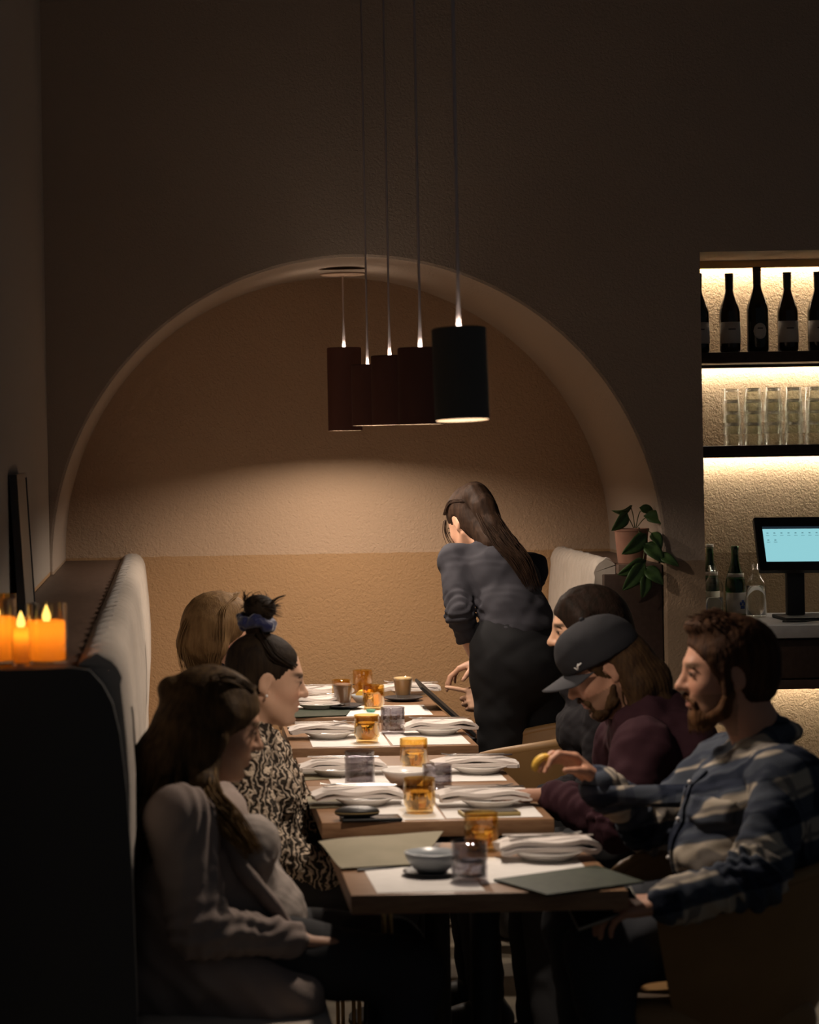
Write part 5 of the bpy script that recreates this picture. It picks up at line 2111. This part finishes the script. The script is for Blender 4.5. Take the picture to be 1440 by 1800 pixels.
p.top('black_jumper', M_BLACKTOP, vox=.007, extra=ex, collar=.064)
p.trousers(M_DENIM, .010)
p.shoes(M_SHOE, (-1, 0, 0))
M_H5 = hair_mat('black_brown_hair', (.009, .006, .004), (.018, .010, .007))
F = Field()
cap_hair(F, p.P, p.R, .014, sub=(.122, 0, -.045, .078, .112, .108), ears=False)
for sy in (-1, 1):
    F.chain([p.P(.045, sy * .045, .085), p.P(.015, sy * .078, .035), p.P(-.01, sy * .086, -.03), p.P(-.03, sy * .085, -.11), p.P(-.04, sy * .08, -.20)], [.020, .024, .030, .036, .030], .02)
F.chain([p.P(-.07, 0, 0), p.P(-.09, 0, -.10), p.P(-.09, 0, -.22)], [.07, .07, .05], .03, (p.R[:, 1], 1.3))
st = lock_bundle([p.P(.05, .03, .100), p.P(.0, .080, .055), p.P(-.03, .095, -.05), p.P(-.04, .095, -.20)], 70, [.02, .02, .025, .03], 21, .0012, .002)
p.hair(F, M_H5, .005, st)

# ---------------- man in the cap, fourth table
J = dict(R=frame((-1, .03, -.52)), head=A(1060, 1174, 6.85), neck=A(1118, 1252, 6.85),
         spine=[V(1.42, 6.85, .600), A(1185, 1430, 6.85), A(1160, 1330, 6.85)], rs=(.140, .135, .130), flat=1.42,
         sh_a=A(1130, 1315, 6.64), el_a=A(1085, 1452, 6.54), wr_a=A(966, 1397, 6.68),
         sh_f=A(1100, 1305, 7.06), el_f=A(1060, 1440, 7.14), wr_f=A(985, 1400, 7.02),
         kn_a=V(.98, 6.70, .560), an_a=V(1.00, 6.66, .08), kn_f=V(.98, 7.00, .560), an_f=V(1.00, 7.02, .08))
p = Person('man in a black cap and maroon hoodie looking down at the fourth table', (1.4, 6.85, 0))
p.body(J, (.38, .20, .13), (.30, .11, .085), (.04, .025, .015), False, .0045,
       dict(d=(-1, .12, -.02), pn=(0, 0, -1), right=False, curl=(.25, .55, .4)), dict(d=(-1, -.3, -.05), pn=(0, 0, -1), right=True, curl=(.35, .5, .3)), face=dict(nose=1.12, brow=1.1), stubble=(.10, .06, .035))
M_MAROON = mat('maroon_hoodie', (.040, .017, .022), .9, .1, bump=(260, .3, .001), var=(14, (.034, .014, .019)))


def ex(F):
    # hood bunched behind the neck, broad back
    F.ell(A(1170, 1268, 6.85), (.085, .135, .060), None, .03)
    F.chain([p.nb + V(-.05, -.075, -.015), p.nb + V(.02, -.09, .015), p.nb + V(.085, 0, .012), p.nb + V(.02, .09, .015), p.nb + V(-.05, .075, -.015)], [.030, .042, .048, .042, .030], .02)
    F.ell(A(1190, 1330, 6.85), (.11, .20, .13), None, .05)


p.top('hoodie', M_MAROON, (.076, .066, .062, .046), .0045, extra=ex, vox=.006, wr=.005, wscale=38, sleeve=.90, collar=.07, shoulder=.08, arm_wr=.005)
p.trousers(M_DENIM)
p.shoes(M_SHOE, (-1, 0, 0))
M_H6 = hair_mat('curly_brown_hair', (.028, .015, .008), (.065, .036, .016))
F = Field()
cap_hair(F, p.P, p.R, .008, sub=(.105, 0, -.04, .085, .120, .12), ears=True)
F.chain([p.P(-.05, .05, -.02), p.P(-.055, .065, -.08), p.P(-.03, .075, -.14), p.P(-.01, .072, -.185)], [.040, .040, .030, .014], .02)
F.chain([p.P(-.05, -.05, -.02), p.P(-.055, -.065, -.08), p.P(-.03, -.075, -.14), p.P(-.01, -.072, -.185)], [.040, .040, .030, .014], .02)
F.chain([p.P(-.085, 0, -.02), p.P(-.10, 0, -.09), p.P(-.095, .03, -.15)], [.055, .05, .03], .03, (p.R[:, 1], 1.4))
st = []
for k in range(8):
    rnd = np.random.RandomState(60 + k)
    b0 = np.array([rnd.uniform(-.10, -.02), rnd.uniform(.045, .085), rnd.uniform(-.03, -.01)])
    pth = []
    for t in np.linspace(0, 1, 9):
        cw = .012 * t
        pth.append(p.P(b0[0] + .05 * t + cw * math.sin(t * 16 + k), b0[1] + .01 * math.sin(t * 3) + cw * math.cos(t * 16 + k), b0[2] - .18 * t))
    st += lock_bundle(pth, 14, [.008] * 9, 70 + k, .0013, .0015)
p.hair(F, M_H6, .0045, st, .003)
F = Field()
F.ell(p.P(.062, 0, -.095), (.030, .040, .026), p.R, .02)
for sy in (-1, 1):
    F.chain([p.P(.006, sy * .072, -.048), p.P(.025, sy * .061, -.085), p.P(.066, sy * .022, -.110)], [.009, .0135, .015], .02)
    F.cone(p.P(.0985, sy * .004, -.048), p.P(.084, sy * .030, -.060), .0068, .0062, .008)
    F.cone(p.P(.084, sy * .030, -.060), p.P(.068, sy * .030, -.095), .0062, .011, .012)
me, v = F.mesh(.004, p.base, lambda v: .0025 * wnoise(v, 190, 3))
finish(me, 'beard', M_H6, p.e)
M_CAP = mat('black_cap_cloth', (.022, .022, .025), .85, .15, bump=(500, .2, .0008))
F = Field()
F.ell(p.P(-.014, 0, .046), (.114, .094, .096), p.R, .02)
F.ell(p.P(.040, 0, .070), (.062, .070, .062), p.R, .03)
F.ell(p.P(-.014, 0, .036), (.103, .084, .084), p.R, .004, True)
cn = -p.R[:, 2] + p.R[:, 0] * .0
crown = F.mesh(.0045, p.base, lambda v: .0012 * wnoise(v, 60, 4), [(p.P(0, 0, .026), cn, 0)])[0]
finish(crown, 'cap_crown', M_CAP, p.e)
bm = bmesh.new()
Pg = []
for i in range(21):
    a = (i / 20 - .5) * 2.35
    row = []
    for j in range(9):
        t = j / 8
        ext = .078 * math.cos(a * .66) ** .8 * t
        x = -.010 + .108 * math.cos(a) + ext
        y = .092 * math.sin(a) * (1 - .08 * t)
        z = .030 - .12 * ext - 2.3 * y * y * (1 + .6 * t) + .012 * t * 0
        row.append(Vector(p.P(x, y, z) - p.base))
    Pg.append(row)
grid_solid(bm, Pg, .0035)
bm_obj('cap_brim', bm, mat('grey_cap_brim', (.045, .045, .05), .8, .15, bump=(500, .2, .0008)), p.e)
bm = bmesh.new()
bmesh.ops.create_uvsphere(bm, u_segments=12, v_segments=8, radius=.008, matrix=Matrix.Translation(Vector(p.P(-.012, 0, .1425) - p.base)))
bm_obj('cap_button', bm, M_CAP, p.e)
bm = bmesh.new()
for (x0_, z0_, x1_, z1_) in ((.075, .052, .068, .037), (.068, .037, .060, .053), (.066, .046, .052, .051)):
    def Q(x, z):
        y = .094 * math.sqrt(max(0, 1 - ((x + .014) / .114) ** 2 - ((z - .046) / .096) ** 2)) + .004
        return Vector(p.P(x, y + .0005, z) - p.base)
    tube(bm, [Q(x0_, z0_), Q((x0_ + x1_) / 2, (z0_ + z1_) / 2), Q(x1_, z1_)], .0024, 6)
bm_obj('cap_emblem', bm, M_WHITE, p.e)

# ---------------- man in the plaid shirt, nearest table
J = dict(R=frame((-1, .04, -.06)), head=A(1276, 1180, 5.85), neck=A(1338, 1300, 5.85),
         spine=[V(1.40, 5.85, .600), A(1350, 1560, 5.85), A(1342, 1430, 5.85)], rs=(.145, .138, .130), flat=1.42,
         sh_a=A(1384, 1375, 5.63), el_a=A(1330, 1548, 5.48), wr_a=A(1165, 1588, 5.52),
         sh_f=A(1285, 1345, 6.07), el_f=A(1140, 1452, 6.14), wr_f=A(1050, 1374, 6.02),
         kn_a=V(.96, 5.70, .560), an_a=V(1.00, 5.62, .08), kn_f=V(.96, 6.02, .560), an_f=V(1.00, 6.04, .08))
p = Person('bearded man in a blue and cream plaid shirt raising a yellow bite of food', (1.4, 5.85, 0))
p.body(J, (.44, .225, .145), (.34, .13, .10), (.10, .055, .03), False, .0042,
       dict(d=(-1, .05, -.12), pn=(0, .35, -1), right=False, curl=(.45, .6, .4)),
       dict(d=(-1, -.10, .80), pn=(-.55, -.35, -.60), right=True, curl=(.50, .75, .45), thumb=(.75, .40, .6), tcurl=.35), face=dict(nose=1.10, brow=1.15), stubble=(.16, .085, .045))
M_PLAID = bpy.data.materials.new('plaid_flannel')
M_PLAID.use_nodes = True
nt = M_PLAID.node_tree
b = nt.nodes['Principled BSDF']
b.inputs['Roughness'].default_value = .9
b.inputs['Specular IOR Level'].default_value = .1
b.inputs['Sheen Weight'].default_value = 0
tc = nd(nt, 'ShaderNodeTexCoord')
nz = nd(nt, 'ShaderNodeTexNoise')
nz.inputs['Scale'].default_value = 7
nt.links.new(tc.outputs['Object'], nz.inputs['Vector'])
vm = nd(nt, 'ShaderNodeVectorMath', operation='MULTIPLY_ADD')
vm.inputs[1].default_value = (.035, .035, .035)
nt.links.new(nz.outputs[1], vm.inputs[0])
nt.links.new(tc.outputs['Object'], vm.inputs[2])


def stripe(direction, scale, lo, hi):
    dp = nd(nt, 'ShaderNodeVectorMath', operation='DOT_PRODUCT')
    dp.inputs[1].default_value = direction
    nt.links.new(vm.outputs[0], dp.inputs[0])
    mu = nd(nt, 'ShaderNodeMath', operation='MULTIPLY')
    mu.inputs[1].default_value = scale
    nt.links.new(dp.outputs['Value'], mu.inputs[0])
    si = nd(nt, 'ShaderNodeMath', operation='SINE')
    nt.links.new(mu.outputs[0], si.inputs[0])
    mr = nd(nt, 'ShaderNodeMapRange')
    mr.inputs[1].default_value = lo
    mr.inputs[2].default_value = hi
    nt.links.new(si.outputs[0], mr.inputs[0])
    return mr.outputs[0]


s1 = stripe((.55, .6, .1), 62, -.15, .15)
s2 = stripe((-.25, .15, 1.0), 56, -.15, .15)
s3 = stripe((.55, .6, .1), 124, .75, .9)
s4 = stripe((-.25, .15, 1.0), 112, .75, .9)
ad = nd(nt, 'ShaderNodeMath', operation='ADD')
nt.links.new(s1, ad.inputs[0])
nt.links.new(s2, ad.inputs[1])
cr = nd(nt, 'ShaderNodeValToRGB')
cr.color_ramp.elements[0].position = 0.0
cr.color_ramp.elements[0].color = (.012, .016, .028, 1)
e1 = cr.color_ramp.elements.new(.5)
e1.color = (.058, .067, .086, 1)
cr.color_ramp.elements[-1].position = 1.0
cr.color_ramp.elements[-1].color = (.40, .345, .275, 1)
hf = nd(nt, 'ShaderNodeMath', operation='MULTIPLY')
hf.inputs[1].default_value = .5
nt.links.new(ad.outputs[0], hf.inputs[0])
nt.links.new(hf.outputs[0], cr.inputs[0])
mxa = nd(nt, 'ShaderNodeMath', operation='MAXIMUM')
nt.links.new(s3, mxa.inputs[0])
nt.links.new(s4, mxa.inputs[1])
mxm = nd(nt, 'ShaderNodeMath', operation='MULTIPLY')
mxm.inputs[1].default_value = .55
nt.links.new(mxa.outputs[0], mxm.inputs[0])
mx = nd(nt, 'ShaderNodeMix', data_type='RGBA')
nt.links.new(mxm.outputs[0], mx.inputs[0])
nt.links.new(cr.outputs[0], mx.inputs[6])
mx.inputs[7].default_value = (.024, .030, .05, 1)
nt.links.new(mx.outputs[2], b.inputs['Base Color'])


def ex(F):
    F.ell(A(1262, 1500, 5.85), (.11, .16, .13), None, .05)
    F.ell(A(1290, 1410, 5.85), (.10, .17, .10), None, .05)
    # turned-down collar
    F.chain([p.nb + V(-.085, -.035, -.045), p.nb + V(-.03, -.078, -.012), p.nb + V(.06, -.04, .028), p.nb + V(.06, .04, .028), p.nb + V(-.03, .078, -.012), p.nb + V(-.085, .035, -.045)], [.020, .026, .022, .022, .026, .020], .012)


p.top('plaid_shirt', M_PLAID, (.074, .064, .060, .048), .004, extra=ex, vox=.0055, wr=.006, wscale=34, sleeve=.95, collar=.066, shoulder=.078, arm_wr=.006)
# pocket flaps and the button placket with folds
bm = bmesh.new()


def on_front(yo, px, py, off=.0):
    q = A(px, py, 5.85)
    return Vector(q + V(off, yo, 0) - p.base)


def snap(o_, pts_, lift=.006):
    """drop points onto the shirt surface, from the front (-x) side"""
    from mathutils.bvhtree import BVHTree
    bt = BVHTree.FromPolygons([v_.co for v_ in o_.data.vertices], [f.vertices for f in o_.data.polygons])
    out = []
    for q in pts_:
        h = bt.ray_cast(Vector((q[0] - .6, q[1], q[2])), Vector((1, 0, 0)))
        out.append((h[0] + h[1] * lift * (1 if h[1].x < 0 else -1)) if h[0] else Vector(q))
    return out


zc = A(1300, 1400, 5.85)[2]
for sy in (-1, 1):
    bm = bmesh.new()
    G = []
    for i in range(9):
        row = [(0, sy * .105 + (i / 8 - .5) * .125, zc + .012 - j / 5 * (.050 + .014 * (1 - abs(i / 4 - 1)))) for j in range(6)]
        G.append(snap(p.topo, row, .007))
    grid_solid(bm, G, .004)
    bm_obj('pocket_flap', bm, M_PLAID, p.e)
bm = bmesh.new()
G = []
for i in range(26):
    z = p.nb[2] - .07 - i / 25 * .42
    row = [(0, -.018 + j / 4 * .036, z) for j in range(5)]
    G.append(snap(p.topo, row, .005))
grid_solid(bm, G, .0035)
pk = bm_obj('button_placket', bm, M_PLAID, p.e)
bm = bmesh.new()
for i in range(5):
    c_ = snap(p.topo, [(0, 0, p.nb[2] - .10 - i * .085)], .0095)[0]
    bmesh.ops.create_uvsphere(bm, u_segments=10, v_segments=6, radius=.0055, matrix=Matrix.Translation(c_))
bm_obj('buttons', bm, M_PLATE, pk)
M_JEANS = mat('dark_jeans', (.036, .038, .044), .85, .12, bump=(300, .25, .001))
p.trousers(M_JEANS, .008, (.108, .082), (.074, .058))
p.shoes(M_SHOE, (-1, 0, 0))
M_H7 = hair_mat('reddish_brown_hair', (.030, .014, .008), (.065, .030, .014))
F = Field()
cap_hair(F, p.P, p.R, .012, sub=(.122, 0, -.035, .100, .135, .108), ears=True)
F.ell(p.P(.022, 0, .110), (.066, .055, .026), p.R, .02)
for sy in (-1, 1):
    F.cone(p.P(.012, sy * .074, .02), p.P(.012, sy * .073, -.045), .010, .012, .012)
st = []
rnd = np.random.RandomState(9)
for i in range(170):
    a = rnd.uniform(-1.9, 1.9)
    rr = rnd.uniform(0, 1)
    x0_, y0_ = .08 * math.cos(a) * rr - .01, .060 * math.sin(a) * rr
    z0_ = .036 + .094 * math.sqrt(max(0, 1 - ((x0_ + .018) / .112) ** 2 - (y0_ / .090) ** 2))
    st.append(spline([p.P(x0_, y0_, z0_), p.P(x0_ + .012, y0_ * 1.1, z0_ + .014), p.P(x0_ + .030 + rnd.uniform(-.02, .012), y0_ * 1.2 + rnd.uniform(-.012, .012), z0_ + .012 + rnd.uniform(-.012, .010))], 4))
p.hair(F, M_H7, .0045, st, .003, r0=.0019)
M_BEARD = hair_mat('ginger_beard', (.060, .027, .011), (.11, .05, .02))
F = Field()
F.ell(p.P(.060, 0, -.100), (.036, .046, .034), p.R, .02)
for sy in (-1, 1):
    F.chain([p.P(.008, sy * .072, -.045), p.P(.025, sy * .062, -.085), p.P(.066, sy * .025, -.112)], [.013, .017, .018], .02)
    F.cone(p.P(.099, sy * .004, -.048), p.P(.082, sy * .032, -.066), .0075, .007, .008)
    F.cone(p.P(.082, sy * .032, -.066), p.P(.066, sy * .032, -.100), .007, .014, .012)
F.ell(p.P(.092, 0, -.066), (.014, .020, .0085), p.R, .005, True)
st = []
for i in range(150):
    a = rnd.uniform(-1.3, 1.3)
    q = np.array([.035 + .052 * math.cos(a), .052 * math.sin(a), -.088 - rnd.uniform(0, .03)])
    st.append([p.P(*q), p.P(*(q + np.array([.008 * math.cos(a), .008 * math.sin(a), -.010]))), p.P(*(q + np.array([.010 * math.cos(a) - .002, .010 * math.sin(a), -.024])))])
p.hair(F, M_BEARD, .004, st, .0022, name='beard', r0=.0012)
# what he holds
hf_ = np.asarray(J['wr_f'], float)
tip = hf_ + unit((-1, -.10, .80)) * .100 + unit((-.55, -.35, -.60)) * .055 + V(-.022, -.005, .022)
bm = bmesh.new()
rnd_ = random.Random(4)
n = 9
A1, B1 = [], []
for i in range(n + 1):
    a = math.pi * i / n
    A1.append(bm.verts.new((.030 * math.cos(a), -.009, .027 * math.sin(a))))
    B1.append(bm.verts.new((.030 * math.cos(a), .009, .027 * math.sin(a))))
bm.faces.new(A1)
bm.faces.new(B1[::-1])
for i in range(n):
    bm.faces.new((A1[i], B1[i], B1[i + 1], A1[i + 1]))
bm.faces.new((A1[n], B1[n], B1[0], A1[0]))
bmesh.ops.bevel(bm, geom=bm.edges[:], offset=.003, segments=2, affect='EDGES')
o = bm_obj('lemon_wedge', bm, mat('yellow_food', (.62, .38, .06), .5, .35), None, 'auto', tip)
o.rotation_euler = (.3, -.5, .2)
tag(o, 'yellow wedge of food held in the raised hand of the man in plaid', 'wedge')
wa = np.asarray(J['wr_a'], float)
c_ = wa + V(-.125, .015, -.012)
e = empty('smartphone', c_, 'black phone held low in the left hand of the man in plaid', 'phone')
bm = nbox(-.075, .075, -.037, .037, -.0045, .0045, .003, 3)
bmesh.ops.rotate(bm, verts=bm.verts, cent=(0, 0, 0), matrix=Matrix.Rotation(-.32, 3, 'Y') @ Matrix.Rotation(.55, 3, 'X'))
bm_obj('phone_body', bm, mat('phone_edge', (.30, .29, .26), .3, .5, .6), e, 'auto')
bm = nbox(-.071, .071, -.033, .033, .0046, .0052)
bmesh.ops.rotate(bm, verts=bm.verts, cent=(0, 0, 0), matrix=Matrix.Rotation(-.32, 3, 'Y') @ Matrix.Rotation(.55, 3, 'X'))
bm_obj('phone_screen', bm, mat('phone_glass', (.01, .01, .012), .08, .6), e, False)

# ---------------- guest hidden behind the waitress, farthest table
J = dict(R=frame((-1, .05, -.2)), head=A(897, 1078, 9.28), neck=A(922, 1140, 9.28),
         spine=[V(1.36, 9.28, .590), A(950, 1240, 9.28), A(934, 1190, 9.28)], rs=(.115, .105, .10), flat=1.35,
         sh_a=A(925, 1160, 9.12), el_a=A(922, 1245, 9.08), wr_a=A(868, 1236, 9.10),
         sh_f=A(922, 1158, 9.44), el_f=A(925, 1255, 9.46), wr_f=A(886, 1296, 9.22),
         kn_a=V(1.06, 9.18, .545), an_a=V(1.06, 9.16, .08), kn_f=V(1.06, 9.40, .545), an_f=V(1.06, 9.42, .08))
p = Person('guest hidden behind the waitress, only the pointing hand and menu hand showing', (1.36, 9.28, 0))
p.body(J, (.50, .30, .20), LIP1, (.05, .03, .02), True, .0048,
       dict(d=(-1, 0, .16), pn=(0, .9, -.35), right=False, curls=[(.02, .08, .05), (1.15, 1.2, .7), (1.2, 1.25, .7), (1.25, 1.25, .7)], thumb=(.8, .35, .5)),
       dict(d=(-1, -.25, .12), pn=(0, -.35, 1), right=True, curl=(.25, .35, .3)))
p.top('dark_jumper', M_BLACKTOP, vox=.008, sleeve=.9)
p.trousers(M_DENIM, .011)
p.shoes(M_SHOE, (-1, 0, 0))
F = Field()
cap_hair(F, p.P, p.R, .012, ears=True)
p.hair(F, M_H2, .006)
p0, p1 = A(742, 1207, 9.06), A(838, 1292, 9.06)
d1 = Vector(p1 - p0)
d2 = Vector((0, .21, .012))
cc = (Vector(p0) + Vector(p1)) / 2 + d2 / 2
bm = slab(bmesh.new(), Vector(p0) - cc, d1, d2, d1.cross(d2).normalized(), .011)
bmesh.ops.bevel(bm, geom=bm.edges[:], offset=.002, segments=2, affect='EDGES')
o = bm_obj('menu_folder', bm, M_BLACK, None, 'auto', cc)
tag(o, 'black menu folder held tilted over the right edge of the farthest table', 'menu')
